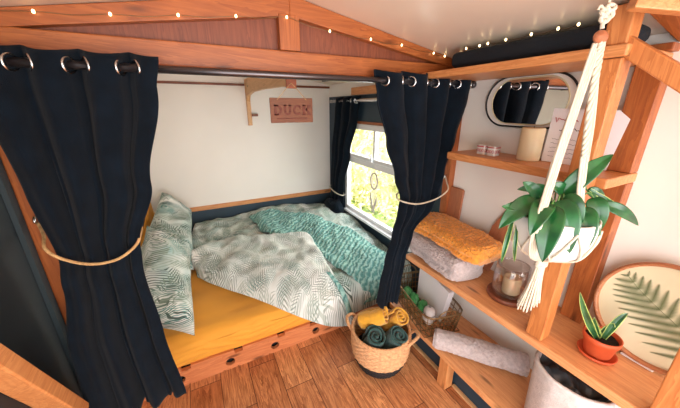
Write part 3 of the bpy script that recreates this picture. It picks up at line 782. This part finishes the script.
tag(ob('folded_blanket', blanket((1.245, 1.025, .802), .54, .25, .100, -.10, 9, .007, .012), 'mustardfur', smooth=True), 'mustard fleece blanket folded on top of the grey one', 'blanket')

cb = tag(ob('chopping_board', MB().prism([(1.376, 1.115, .668), (1.376, 1.222, .668), (1.398, 1.222, 1.07), (1.398, 1.212, 1.08), (1.398, 1.125, 1.08), (1.398, 1.115, 1.07)], (.015, 0, 0)), 'board', bevel=.003), 'brown wooden chopping board leaning on the wall behind the folded blankets', 'chopping board')

# candle in glass jar on tray
jt = (1.268, .672)
jar = thing('candle_jar', 'wide glass jar holding a cream candle, on a round reddish wooden tray', 'candle holder', (jt[0], jt[1], .668))
ob('tray', MB().lathe([(0,.668),(.088,.668),(.092,.674),(.092,.688),(.088,.692),(.080,.686),(0,.684)], (*jt, 0), 48), 'darkwood', jar, smooth=True)
gp = [(0,.690),(.066,.690),(.073,.696),(.075,.72),(.075,.80),(.071,.835),(.068,.842),(.0665,.842),(.0695,.832),(.072,.80),(.072,.72),(.069,.70),(.064,.694),(0,.694)]
ob('glass', MB().lathe(gp, (*jt, 0), 48), 'jarglass', jar, smooth=True)
ob('glass_lip', MB().tube([(jt[0]+.068*math.cos(a), jt[1]+.068*math.sin(a), .842) for a in [2*PI*i/48 for i in range(48)]], .0028, 8, closed=True), 'jarglass', jar, smooth=True)
cc = (jt[0]+.004, jt[1]-.006)
ob('candle', MB().lathe([(0,.696),(.036,.696),(.038,.70),(.039,.775),(.036,.781),(.030,.777),(0,.774)], (*cc, 0), 36), 'wax', jar, smooth=True)
ob('wick', MB().tube([(*cc,.774),(cc[0]+.002, cc[1], .787)], .0014, 6), 'black', jar.children[-1])

# small potted snake plant
pc = V((1.232, .298, .668))
pt = thing('potted_plant', 'small snake plant in a terracotta pot and saucer on the shelf', 'plant', pc)
ob('saucer', MB().lathe([(0,0),(.046,0),(.054,.006),(.059,.018),(.056,.019),(.050,.009),(0,.006)], pc, 44), 'terracotta', pt, smooth=True)
ob('pot', MB().lathe([(0,.008),(.036,.008),(.040,.014),(.050,.070),(.054,.072),(.056,.092),(.052,.093),(.049,.075),(.046,.070),(0,.068)], pc, 44), 'terracotta', pt, smooth=True)
ob('soil', MB().grid(lambda u, v: pc+V((.047*v*math.cos(2*PI*u), .047*v*math.sin(2*PI*u), .077+nz((u*5, v*5, 1), 2)*.004)), 40, 8, cu=True), 'soil', pt, smooth=True)
def blade(base, tip, w, bend, seed, cup=.35, mat=('snake','leafedge'), tw=0.0, edge=True, n=26):
    base, tip, bend = V(base), V(tip), V(bend)
    path = [base*(1-t)**2 + (base+tip+bend*2)*.5*2*t*(1-t) + tip*t*t for t in [i/(n-1) for i in range(n)]]
    mb = MB(); m = 13
    vs = []
    for i, p in enumerate(path):
        t = i/(n-1); d = (path[min(i+1, n-1)]-path[max(i-1, 0)]).normalized()
        sd = d.cross(V((math.cos(seed), math.sin(seed), .3)) if seed is not None else V((-.80, -.36, .48))).normalized()
        up = sd.cross(d)
        ww = w*(t**.5)*(1-t)**.85*2.05 if edge is not True else w*min(1, .55+t*1.4)*(1-t**3)**.8
        for j in range(m):
            a = 2*j/(m-1)-1; vs.append(p + sd*a*ww/2 + up*abs(a)*ww*cup*.5)
    for i in range(n-1):
        for j in range(m-1):
            mb_mi = 1 if (edge is True and j in (0, m-2)) else 0
            o = i*m+j
            mb.f.append([o, o+1, o+m+1, o+m]); mb.mi.append(mb_mi)
    mb.v = vs; return mb, mat
SR, SU_ = V((.891, -.454, 0)), V((0, 0, 1))
for i, (b, tp, w_, bd) in enumerate([((-.012,.0,.07), (-.112,.02,.265), .026, (-.02,0,.0)), ((.004,0,.07), (.060,.0,.190), .026, (.0,0,.045)), ((0,0.01,.07), (.022,.0,.145), .030, (.018,0,.02)), ((-.006,.006,.07), (-.014,.01,.125), .026, (-.01,0,0)), ((-.006,.008,.07), (-.045,.01,.165), .022, (0,0,0))]):
    f = lambda q: pc + SR*q[0] + V((-.2,-.9,0))*q[1]*-1 + SU_*q[2]
    mb, mt = blade(f(b), f(tp), w_, SR*bd[0]+SU_*bd[2], None)
    ob('leaf', mb, list(mt), pt, smooth=True, solid=.0015)

# round fern plate leaning on the wall
pl = thing('fern_tray', 'round wooden-rimmed tray with pressed fern leaf, leaning on the wall', 'tray', (1.36, .20, .668))
PR = .192; pb = V((1.335, .200, .671)); pu = V((.055, 0, .38)).normalized(); ps_ = V((0, -1, 0)); pn = ps_.cross(pu)
if pn.x > 0: pn = -pn
pcn = pb + pu*PR
def dpt(s, h_, o=0): return pcn + ps_*s + pu*h_ + pn*o
def disc(r0, prof):
    mb = MB(); n = 72; vs = []
    for r_, o in prof:
        for k in range(n): vs.append(dpt(r_*math.cos(2*PI*k/n), r_*math.sin(2*PI*k/n), o))
    fs = [(i*n+k, i*n+(k+1)%n, (i+1)*n+(k+1)%n, (i+1)*n+k) for i in range(len(prof)-1) for k in range(n)]
    return mb.add(vs, fs)
ob('rim', disc(0, [(PR-.014,.004),(PR-.014,.022),(PR-.008,.026),(PR-.002,.022),(PR,.010),(PR-.006,0),(PR-.02,-.002)]), 'platerim', pl, smooth=True)
ob('plate_face', disc(0, [(.0001,.005),(.08,.005),(PR-.013,.006),(PR-.013,-.001),(.0001,-.001)]), 'platecream', pl)
fr = MB()
rach = smooth_path([(-.128,.098,0), (-.085,.062,0), (-.035,.030,0), (.025,-.004,0), (.085,-.040,0), (.135,-.085,0)], 60)
fr.tube([dpt(p.x, p.y, .0065) for p in rach], .0013, 6)
def pinna(p, d, L_, w0):
    """one toothed fern pinna"""
    nrm = V((-d.y, d.x, 0)); k = max(6, int(L_/.0055))
    fr.tube([dpt(p.x, p.y, .0062), dpt(p.x+d.x*L_, p.y+d.y*L_, .0062)], .0007, 4)
    for i in range(k):
        t = (i+.5)/k; q = p + d*L_*t; ww = w0*(1-t)**.7*(.6+.4*min(1, t*6)) + .001
        for sg_ in (1, -1):
            dd_ = (nrm*sg_ + d*.55).normalized(); b2 = d*L_/k*.42
            a_, b_, c_, e_ = q-b2, q+dd_*ww*.6-b2*.7, q+dd_*ww, q+b2
            fr.add([dpt(v_.x, v_.y, .0066) for v_ in (a_, b_, c_, e_)], [(0,1,2,3)])
N = 12
for i in range(N):
    t = (i+.6)/N; j = int(t*59); p = rach[j]; d = (rach[min(j+1,59)]-rach[max(j-1,0)]).normalized()
    L_ = .012 + .125*math.sin(PI*min(.62, t*.62))**1.1
    for sg_ in (1, -1):
        if sg_ > 0: dr = V((-.12+.25*t, 1, 0)).normalized(); LL = .016 + .062*math.sin(PI*min(.7, t*.9))
        else: dr = V((-1, -.22-.25*t, 0)).normalized(); LL = .018 + .125*math.sin(PI*min(.6, t*.62))
        while math.hypot(p.x+dr.x*LL, p.y+dr.y*LL) > PR-.022 and LL > .004: LL *= .95
        pinna(p, dr, LL, .019*min(1, LL/.05))
ob('pressed_fern', fr, 'fern', pl)
tag(ob('plate_stand', MB().beam((1.322, .258, .674), (1.318, .168, .674), .012, .010), 'ceramic', bevel=.003), 'thin white strip lying on the shelf in front of the fern tray', 'stand')

# ------------------------------------------------------------------ hanging plant
hc = V((.955, .425, 0)); sR = V((.891, -.454, 0)); tC = V((-.914, -.406, 0))
def hp(s, z, t=0): return hc + sR*s + tC*t + V((0, 0, z))
pot = thing('hanging_plant', 'trailing leafy green plant in a white bowl hung in a macrame hanger', 'plant', hp(0, 1.115))
potp = [(0,1.098),(.035,1.098),(.070,1.110),(.096,1.136),(.110,1.175),(.113,1.215),(.111,1.240),(.106,1.241),(.106,1.220),(.0,1.217)]
ob('bowl', MB().lathe(potp, hc, 48), 'ceramic', pot, smooth=True)
ob('soil', MB().lathe([(0,1.230),(.105,1.224)], hc, 40, fn=lambda a, z: 0), 'soil', pot.children[0])
k = .00315
def px(x, y): return ((x-551-.26*(222-y))*k, 1.172-(y-222)*k)
leaves = [((564,180),(610,141),14,.03,.02),((603,190),(638,210),10,.02,.03),((590,176),(634,202),5,-.02,.0),((594,182),(600,213),14,.05,.03),
 ((562,182),(573,225),19,.13,.05),((582,190),(588,223),16,.12,.05),((556,186),(549,232),19,.145,.05),((544,186),(505,211),16,.04,.05),
 ((536,186),(508,190),9,.02,-.01),((545,186),(528,168),10,.0,.02),((572,184),(553,170),11,.0,.02),((516,208),(504,249),5,.03,.0),((520,212),(516,251),4,.01,.0),
 ((572,196),(599,216),15,.11,.04),((552,184),(538,209),15,.12,.05),((580,186),(560,170),11,-.02,.02),((560,188),(545,205),12,.09,.04),((566,182),(581,205),15,.09,.05),
 ((540,188),(516,206),12,.01,.03),((588,178),(606,190),10,-.03,.02),((556,180),(520,178),9,-.04,.02),((575,180),(585,160),11,-.05,.02)]
for i, (b, tp, w_, toward, lift) in enumerate(leaves):
    bs, bz = px(*b); ts, tz = px(*tp)
    B = hp(bs, bz, toward*.5); Tt = hp(ts, tz, toward+.01)
    B += V((0,0,.0))
    var = w_ <= 5
    mb, _ = blade(B, Tt, w_*k*(1.35 if not var else 1), V((0,0,lift)) + tC*.03, None, cup=.22, edge=(True if var else False))
    ob('leaf', mb, ['leaf', 'leafedge'] if var else 'leaf', pot, smooth=True, solid=.001)
    if not var:
        ob('leaf_stem', MB().tube(smooth_path([hp(bs*.3, 1.232, toward*.2), hp(bs*.75, max(bz, 1.235)+.012, toward*.4), B], 10), .0022, 6), 'stem', pot, smooth=True)

hg = thing('macrame_hanger', 'cream macrame plant hanger hung from the ceiling on a wooden ring', 'plant hanger', hp(0, .89))
zr = 1.717
ob('hook', MB().tube(smooth_path([hp(.0, roof(hc.x)+.0), hp(0, roof(hc.x)-.02), hp(.008, roof(hc.x)-.03), hp(0, roof(hc.x)-.04), hp(-.007, roof(hc.x)-.032)], 20), .0028, 8), 'chrome', hg, smooth=True)
ob('hanging_cord', MB().tube(smooth_path([hp(0, roof(hc.x)-.036), hp(-.002, 1.80), hp(0, 1.765)], 8), .0035, 8), 'cream', hg, smooth=True)
kn = MB()
for i, (s_, z_) in enumerate([(-.006,1.772),(.005,1.766),(-.002,1.757),(.006,1.78)]):
    kn.tube([hp(s_+.010*math.cos(a), z_+.007*math.sin(a), .004*math.sin(a*2+i)) for a in [2*PI*j/14 for j in range(14)]], .005, 7, closed=True)
kn.tube(smooth_path([hp(-.006,1.772), hp(-.02,1.785), hp(-.024,1.775)], 8), .0032, 6)
kn.tube(smooth_path([hp(0,1.755), hp(-.004,1.745), hp(-.002,1.735)], 6), .005, 6)
ob('knot', kn, 'cream', hg, smooth=True)
bead = MB().grid(lambda u, v: hp(.0+.020*math.sin(PI*v)*math.cos(2*PI*u), zr+.016*math.sin(PI*v)*math.sin(2*PI*u), .022-.044*v), 20, 14, cu=True)
ob('wooden_bead', bead, 'board', hg, smooth=True)
def cords(path, r, nstr, mb):
    path = smooth_path(path, 80)
    for q in range(nstr):
        off = (q-(nstr-1)/2)*r*1.7
        mb.tube([p + sR*off + tC*.002*math.sin(i*.35+q*2) for i, p in enumerate(path)], r, 7)
ob('strap', (lambda m: (cords([hp(-.004, zr-.014, .0), hp(-.014, 1.60, .01), hp(-.030, 1.40, .045), hp(-.036, 1.262, .112), hp(-.038, 1.20, .117), hp(-.030, 1.135, .095), hp(-.008, 1.088, .02)], .0036, 4, m), m)[1])(MB()), 'cream', hg, smooth=True, label='left front strap')
def twisted(path, r, mb, tw=.55, n=140, k_=3, spread=1.0):
    path = smooth_path(path, n)
    for q in range(k_):
        mb.tube([p + (sR*math.cos(i*tw+q*2*PI/k_)+tC*math.sin(i*tw+q*2*PI/k_))*r*spread for i, p in enumerate(path)], r, 6)
m_ = MB(); twisted([hp(.006, zr-.012, .0), hp(.010, 1.66, .0), hp(.018, 1.58, .005), hp(.032, 1.48, .02), hp(.042, 1.42, .03)], .0045, m_, .22, 120, 4, 1.35)
cords([hp(.042, 1.42, .03), hp(.055, 1.34, .055), hp(.070, 1.262, .085), hp(.074, 1.20, .094), hp(.052, 1.135, .078), hp(.012, 1.088, .02)], .0042, 3, m_)
ob('strap', m_, 'cream', hg, smooth=True, label='right front strap, knotted in its upper half')
m_ = MB()
for s_, t_ in ((-.055, -.085), (.07, -.07)):
    cords([hp(0, zr-.012, -.004), hp(s_*.6, 1.50, t_*.5), hp(s_, 1.262, t_*1.25), hp(s_*.97, 1.19, t_*1.27), hp(s_*.6, 1.13, t_*.9), hp(0, 1.088, -.005)], .0035, 2, m_)
ob('strap', m_, 'cream', hg, smooth=True, label='pair of straps behind the bowl')
m_ = MB(); net = [(.102, 1.20), (.09, 1.155)]
for j in range(8):
    a0 = 2*PI*j/8+.2
    for sg_ in (1, -1):
        m_.tube(smooth_path([hc+V((.116*math.cos(a0), .116*math.sin(a0), 1.222)), hc+V((.113*math.cos(a0+sg_*.2), .113*math.sin(a0+sg_*.2), 1.175)), hc+V((.094*math.cos(a0+sg_*.39), .094*math.sin(a0+sg_*.39), 1.127)), hc+V((.03*math.cos(a0+sg_*.39), .03*math.sin(a0+sg_*.39), 1.092))], 16), .0035, 6)
m_.lathe([(.030,1.097),(.034,1.090),(.022,1.084),(.016,1.075)], hc, 20)
ob('cradle_net', m_, 'cream', hg, smooth=True)
m_ = MB()
for j in range(5):
    m_.tube([hp(.0175*math.cos(a), 1.094-.008*j, .0175*math.sin(a)) for a in [2*PI*i/20 for i in range(20)]], .005, 6, closed=True)
ob('knot', m_, 'cream', hg, smooth=True)
m_ = MB(); rnd = random.Random(4)
for j in range(90):
    a = rnd.uniform(0, 2*PI); r0 = .014*math.sqrt(rnd.random()); r1 = r0*2.6+.004; zb_ = .895+rnd.uniform(0,.022)
    m_.tube(smooth_path([hp(r0*math.cos(a), 1.075, r0*math.sin(a)), hp(r0*1.5*math.cos(a)-.004, 1.0, r0*1.5*math.sin(a)), hp(r1*math.cos(a)-.008+rnd.uniform(-.003,.003), zb_, r1*math.sin(a))], 8), .0022, 5)
ob('tassel', m_, 'cream', hg, smooth=True)

# ------------------------------------------------------------------ lower shelf: wire basket, its contents, roll and felt bin
wc = V((1.222, 1.150, .241)); wa = -.22
ex, ey = V((math.cos(wa), math.sin(wa), 0)), V((-math.sin(wa), math.cos(wa), 0))
wbk = thing('wire_basket', 'brass wire mesh basket on the lower shelf beside the curtain', 'basket', wc)
def wp(a, b, z): f = 1+.75*z; return wc + ex*a*.120*f + ey*b*.215*f + V((0, 0, z+.004))
def rr(z, n=48):
    out = []
    for i in range(n):
        a = 2*PI*i/n; c_, s_ = math.cos(a), math.sin(a); m = (abs(c_)**6+abs(s_)**6)**(-1/6)
        out.append(wp(c_*m, s_*m, z))
    return out
m_ = MB(); H_ = .150
for j in range(5): m_.tube(rr(.0+H_*j/4*.94), .0024, 5, closed=True)
for i in range(38):
    a = 2*PI*i/38; c_, s_ = math.cos(a), math.sin(a); q = (abs(c_)**6+abs(s_)**6)**(-1/6)
    m_.tube([wp(c_*q, s_*q, 0), wp(c_*q, s_*q, H_)], .0024, 5)
for i in range(9):
    t = -1+2*i/8; m_.tube([wp(t, -1, 0), wp(t, 1, 0)], .0024, 5); m_.tube([wp(-1, t, 0), wp(1, t, 0)], .0024, 5)
ob('mesh', m_, 'wire', wbk)
ob('rim', MB().tube(rr(H_), .0038, 8, closed=True), 'wire', wbk, smooth=True)
for sg_ in (1, -1):
    ob('handle', MB().tube(smooth_path([wp(-.45, sg_, H_), wp(-.35, sg_*1.02, H_+.035), wp(0, sg_*1.03, H_+.055), wp(.35, sg_*1.02, H_+.035), wp(.45, sg_, H_)], 24), .0038, 8), 'wire', wbk, smooth=True)
# white ring binder / folder pages
fd = thing('paper_folder', 'white folder of papers standing upright in the wire basket', 'folder', wp(.5, .1, .01))
for i in range(4):
    a = .28+.16*i
    q = [wp(a, -.62+.05*i, .010), wp(a, .72, .010), wp(a+.10, .72, .245-.012*i), wp(a+.10, -.62+.05*i, .245-.012*i)]
    n_ = ex*.006
    ob('page_stack', MB().prism(q, n_), 'paper', fd, bevel=.001)
# green packets
rnd = random.Random(12)
for i in range(3):
    cgr = wp(-.45+.1*i, .62-.38*i, .008)
    def packet(u, v, c_=cgr, i=i):
        a = 2*PI*u; t = v; s_ = math.sin(PI*min(max(t, .001), .999))**.35
        r1, r2 = .030*s_, .040*s_
        p = c_ + ex*r1*math.cos(a) + ey*r2*math.sin(a) + V((.012*(t-.5)*(i-1), 0, .004+.095*t))
        n_ = nz(p, 35, i)*.010
        return p + V((math.cos(a)*n_, math.sin(a)*n_, 0))
    tag(ob('green_packet', MB().grid(packet, 28, 20, cu=True), 'green', smooth=True), ['crinkled green packet at the curtain end of the wire basket', 'crinkled green packet in the middle of the three in the wire basket', 'crinkled green packet next to the white pouch in the wire basket'][i], 'packet', 'green packets in the wire basket')
def pouch(u, v):
    a = 2*PI*u; s_ = math.sin(PI*min(max(v, .001), .999))**.4
    p = wp(-.38, -.58, .012) + ex*.036*s_*math.cos(a) + ey*.045*s_*math.sin(a) + V((0, 0, .125*v))
    n_ = nz(p, 22, 3)*.012
    return p + V((math.cos(a)*n_, math.sin(a)*n_, n_*.3*s_))
pg = tag(ob('cloth_pouch', MB().grid(pouch, 36, 24, cu=True), 'greyfelt', smooth=True), 'pale pouch with a dark wire tie at the near end of the wire basket', 'pouch')
ob('tie', MB().tube([wp(-.38, -.58, .10)+ex*.034*math.cos(a)+ey*.042*math.sin(a) for a in [2*PI*i/24 for i in range(24)]], .0016, 5, closed=True), 'ink', pg)

def roll(u, v):
    A, B = V((1.062, .905, .298)), V((1.352, .545, .298)); d = (B-A).normalized(); s_ = V((-d.y, d.x, 0)); L_ = (B-A).length
    a = 2*PI*u; r_ = .056 + .004*math.sin(a*1+.5)
    e = 0 if v in (0, 1) else 1
    if v < .03: e = max(e*.86, 0) if v > 0 else 0
    p = A + d*L_*v + (s_*math.cos(a)*1.05 + V((0,0,1))*math.sin(a)*.95)*r_*e
    n_ = nz(p, 90, 3)*.004 + nz(p, 14, 6)*.006
    p += (s_*math.cos(a)+V((0,0,1))*math.sin(a))*n_*e
    p.z = max(p.z, .242); return p
tag(ob('rolled_blanket', MB().grid(roll, 70, 200, cu=True), 'greyfur', smooth=True), 'grey blanket rolled into a long tube lying across the lower shelf', 'blanket')

bc = V((1.202, .322, .2415)); bn = thing('felt_bin', 'pale felt bin lined with a black bag on the lower shelf, under the potted plant', 'bin', bc)
bh = .335
ob('bin_body', MB().lathe([(0,.0),(.112,.0),(.120,.008),(.134,bh-.01),(.136,bh),(.124,bh+.003),(.116,bh-.006),(.110,.02),(0,.015)], bc, 56, fn=lambda a, z: .0035*math.sin(a*3+1)+.0015*math.sin(a*9)), 'greyfelt', bn, smooth=True)
def liner(u, v):
    a = 2*PI*u; r_ = .121*(1-.0*v) if v < .15 else .121*(1-v)/.85
    z = bh+.002 if v < .1 else bh - .001 - .022*math.sin(PI*min(1, (v-.1)*1.3)*.5)
    p = bc + V((r_*math.cos(a), r_*math.sin(a), z)); n_ = nz(p, 16, 2)*.035 + nz(p, 40, 3)*.012
    return p + V((0, 0, n_*min(1, v*4)))
ob('black_liner', MB().grid(liner, 90, 40, cu=True), 'binbag', bn, smooth=True, label='crumpled black bag lining the bin')

# ------------------------------------------------------------------ seagrass basket with rolled towels
kc = V((.862, 1.135, 0)); KH = .26
kb = thing('seagrass_basket', 'round woven seagrass basket with black base standing beside the bed', 'basket', kc)
kprof = [(.122, .0), (.136, .01), (.154, .05), (.170, .10), (.178, .16), (.179, .22), (.175, KH)]
def krad(z):
    for (a, b), (c_, d_) in zip(kprof, kprof[1:]):
        if z <= d_: return a+(c_-a)*(z-b)/(d_-b)
    return kprof[-1][0]
def weave(z0, z1, nv):
    def fn(u, v):
        a = 2*PI*u; z = z0+(z1-z0)*v; row = z/.0135
        r_ = krad(z) + .0032*math.sin(PI*row*2)*.6 + .0036*math.sin(a*26 + (int(row) % 2)*PI)*abs(math.sin(PI*row))
        return kc + V((r_*math.cos(a), r_*math.sin(a), z+.002))
    return MB().grid(fn, 312, nv, cu=True)
ob('basket_side', weave(.092, KH, 86), 'seagrass', kb, smooth=True, solid=.006)
ob('basket_base', weave(.0, .092, 36).lathe([(.0,.004),(.128,.004)], kc, 40), 'black', kb, smooth=True, solid=.006, label='black dyed base of the basket')
ob('basket_rim', rope_twist([kc+V((.175*math.cos(a), .175*math.sin(a), KH+.002)) for a in [2*PI*i/24 for i in range(25)]], .0095, 260), 'seagrass', kb, smooth=True)
hd = V((.66, -.75, 0)).normalized(); hs = V((-hd.y, hd.x, 0))
for sg_ in (1, -1):
    pts = [kc+hd*sg_*.168+hs*-.055+V((0,0,KH-.03)), kc+hd*sg_*.200+hs*-.045+V((0,0,KH+.010)), kc+hd*sg_*.222+V((0,0,KH+.016)), kc+hd*sg_*.200+hs*.045+V((0,0,KH+.010)), kc+hd*sg_*.168+hs*.055+V((0,0,KH-.03))]
    ob('handle', rope_twist(pts, .009, 80), 'seagrass', kb, smooth=True)
def towel(a, b, r_, turns, mat, lab, seed, ph=0):
    """a towel rolled up: spiral section extruded from a to b (a is the end that shows)"""
    a, b = V(a), V(b); d = (b-a).normalized(); up = V((0,0,1)); s_ = d.cross(up).normalized(); up = s_.cross(d)
    n = 150; th = r_/turns*.46
    def fn(u, v):
        # closed loop: outward along the spiral on one side, back on the other
        if u < .5: t = u*2; o = th*.5
        else: t = (1-u)*2; o = -th*.5
        t = max(0.02, t)
        ang = t*turns*2*PI+ph; rad = r_*(.06+.94*t) - th*.6 + o
        if t > .97: rad -= 0
        p = a + d*(b-a).length*v + s_*rad*math.cos(ang) + up*rad*math.sin(ang)
        n_ = nz(p, 14, seed)*.008 + nz(p, 60, seed)*.0022
        e = .006*math.sin(ang*1.5+seed)*(1-v)
        return p + (s_*math.cos(ang)+up*math.sin(ang))*n_ + d*e
    mb = MB().grid(fn, 2*n, 26, cu=True)
    m2 = len(mb.v); nu = 2*n   # close the two spiral ends with quads between the sheet's faces
    for base, flip in ((0, 0), (25*nu, 1)):
        for i in range(n-1):
            q = [base+i, base+i+1, base+nu-2-i, base+nu-1-i]
            mb.f.append(q if flip else q[::-1]); mb.mi.append(0)
    return tag(ob('rolled_towel', mb, mat, smooth=True), lab, 'towel', 'rolled towels in the basket')
towel((.880,1.125,.362), (.775,1.225,.285), .064, 3, 'mustardtowel', 'mustard rolled towel at the back left of the basket', 1, .4)
towel((.975,1.085,.340), (.935,1.17,.225), .062, 3, 'mustardtowel', 'mustard rolled towel at the right of the basket', 2, 2)
towel((.778,1.068,.298), (.79,1.14,.14), .067, 3.2, 'greentowel', 'dark green rolled towel at the front left of the basket', 3, 1)
towel((.905,1.008,.298), (.88,1.10,.14), .067, 3.2, 'greentowel', 'dark green rolled towel at the front right of the basket, nearest the shelf foot', 4, 3)

# ------------------------------------------------------------------ fairy lights
def lights(lab, pts, wirepts, loc):
    t = thing('fairy_lights', lab, 'fairy lights', loc)
    ob('wire', MB().tube(smooth_path(wirepts, len(wirepts)*8), .0011, 5), 'wire', t, smooth=True)
    for p in pts:
        q = V(p)
        mb = MB().grid(lambda u, v: q + V((.0042*math.sin(PI*v)*math.cos(2*PI*u), .0042*math.sin(PI*v)*math.sin(2*PI*u), .0055*math.cos(PI*v))), 10, 8, cu=True)
        ob('bulb', mb, 'bulb', t, smooth=True)
lp = [(-.348,1.805),(-.17,1.82),(.017,1.84),(.203,1.859),(.392,1.878),(.575,1.849),(.778,1.838),(.953,1.829),(1.159,1.81),(1.237,1.802)]
lp = [(x, 1.222, z) for x, z in lp]
wpth = [(-.50, 1.228, 1.79)]
for a, b in zip(lp, lp[1:]+[(1.30,1.222,1.80)]): wpth += [a, ((a[0]+b[0])/2, 1.228, (a[2]+b[2])/2-.004)]
lights('string of tiny warm fairy lights pinned along the gable beam', lp, wpth, (.4, 1.222, 1.80))
rp = [(1.278,1.16,1.790),(1.17,1.03,1.802),(1.17,.96,1.802),(1.17,.92,1.804),(1.17,.84,1.804),(1.17,.741,1.804),(1.17,.651,1.804),(1.17,.591,1.804)]
wpth = []
for i, p in enumerate(rp):
    wpth.append(p)
    if i+1 < len(rp): wpth.append(tuple((a+b)/2 for a, b in zip(p, rp[i+1]))[:2] + ((p[2]+rp[i+1][2])/2-.006,))
lights('string of tiny warm fairy lights above the top shelf under the ceiling', rp, wpth, (1.25, .9, 1.79))
lp2 = [(.612,1.213),(.775,1.193)]

# ------------------------------------------------------------------ light, camera
W = bpy.data.worlds.new('World'); bpy.context.scene.world = W; W.use_nodes = True
bg = W.node_tree.nodes['Background']; bg.inputs[0].default_value = (.86, .93, 1, 1); bg.inputs[1].default_value = 3.2
def area(name, loc, rot, sx, sy, e, col):
    l = bpy.data.lights.new(name, 'AREA'); l.shape = 'RECTANGLE'; l.size = sx; l.size_y = sy; l.energy = e; l.color = col
    o = bpy.data.objects.new(name, l); C.objects.link(o); o.location = loc; o.rotation_euler = rot; return o
area('daylight_from_door', (.45, -2.05, 1.0), (math.radians(100), 0, 0), 1.9, 1.7, 70, (1, .95, .90))
area('added_fill_left', (XL-.10, -.90, 1.05), (0, -PI/2, 0), 1.2, 1.4, 29, (1, .95, .90))  # added fill from the left to brighten the shelf wall; its doorway is invented
area('daylight_from_window', (1.75, 2.05, 1.3), (0, math.radians(80), 0), 1.2, 1.3, 40, (.95, .98, 1))
s = bpy.data.lights.new('sun', 'SUN'); s.energy = 9; s.angle = .03; s.color = (1, .95, .82)
so = bpy.data.objects.new('sun', s); C.objects.link(so); so.rotation_euler = (0, math.radians(-42), math.radians(-12))

cam = bpy.data.cameras.new('camera'); co = bpy.data.objects.new('camera', cam); C.objects.link(co)
F_, CX, CY = 283.0, 340.0, 204.0
cam.sensor_width = 36; cam.lens = F_/680*36; cam.clip_start = .01
pitch = math.atan(97/283); yaw = math.radians(27)
fw = V((math.sin(yaw)*math.cos(pitch), math.cos(yaw)*math.cos(pitch), -math.sin(pitch)))
co.location = (0, 0, 1.55); co.rotation_euler = fw.to_track_quat('-Z', 'Y').to_euler()
sc = bpy.context.scene; sc.camera = co
sc.view_settings.view_transform = 'Standard'; sc.view_settings.look = 'None'; sc.view_settings.gamma = 1; sc.view_settings.use_curve_mapping = False
sc.view_settings.exposure = 0.0
sc.cycles.max_bounces = 8; sc.cycles.transparent_max_bounces = 12
sc.cycles.caustics_reflective = False; sc.cycles.caustics_refractive = False
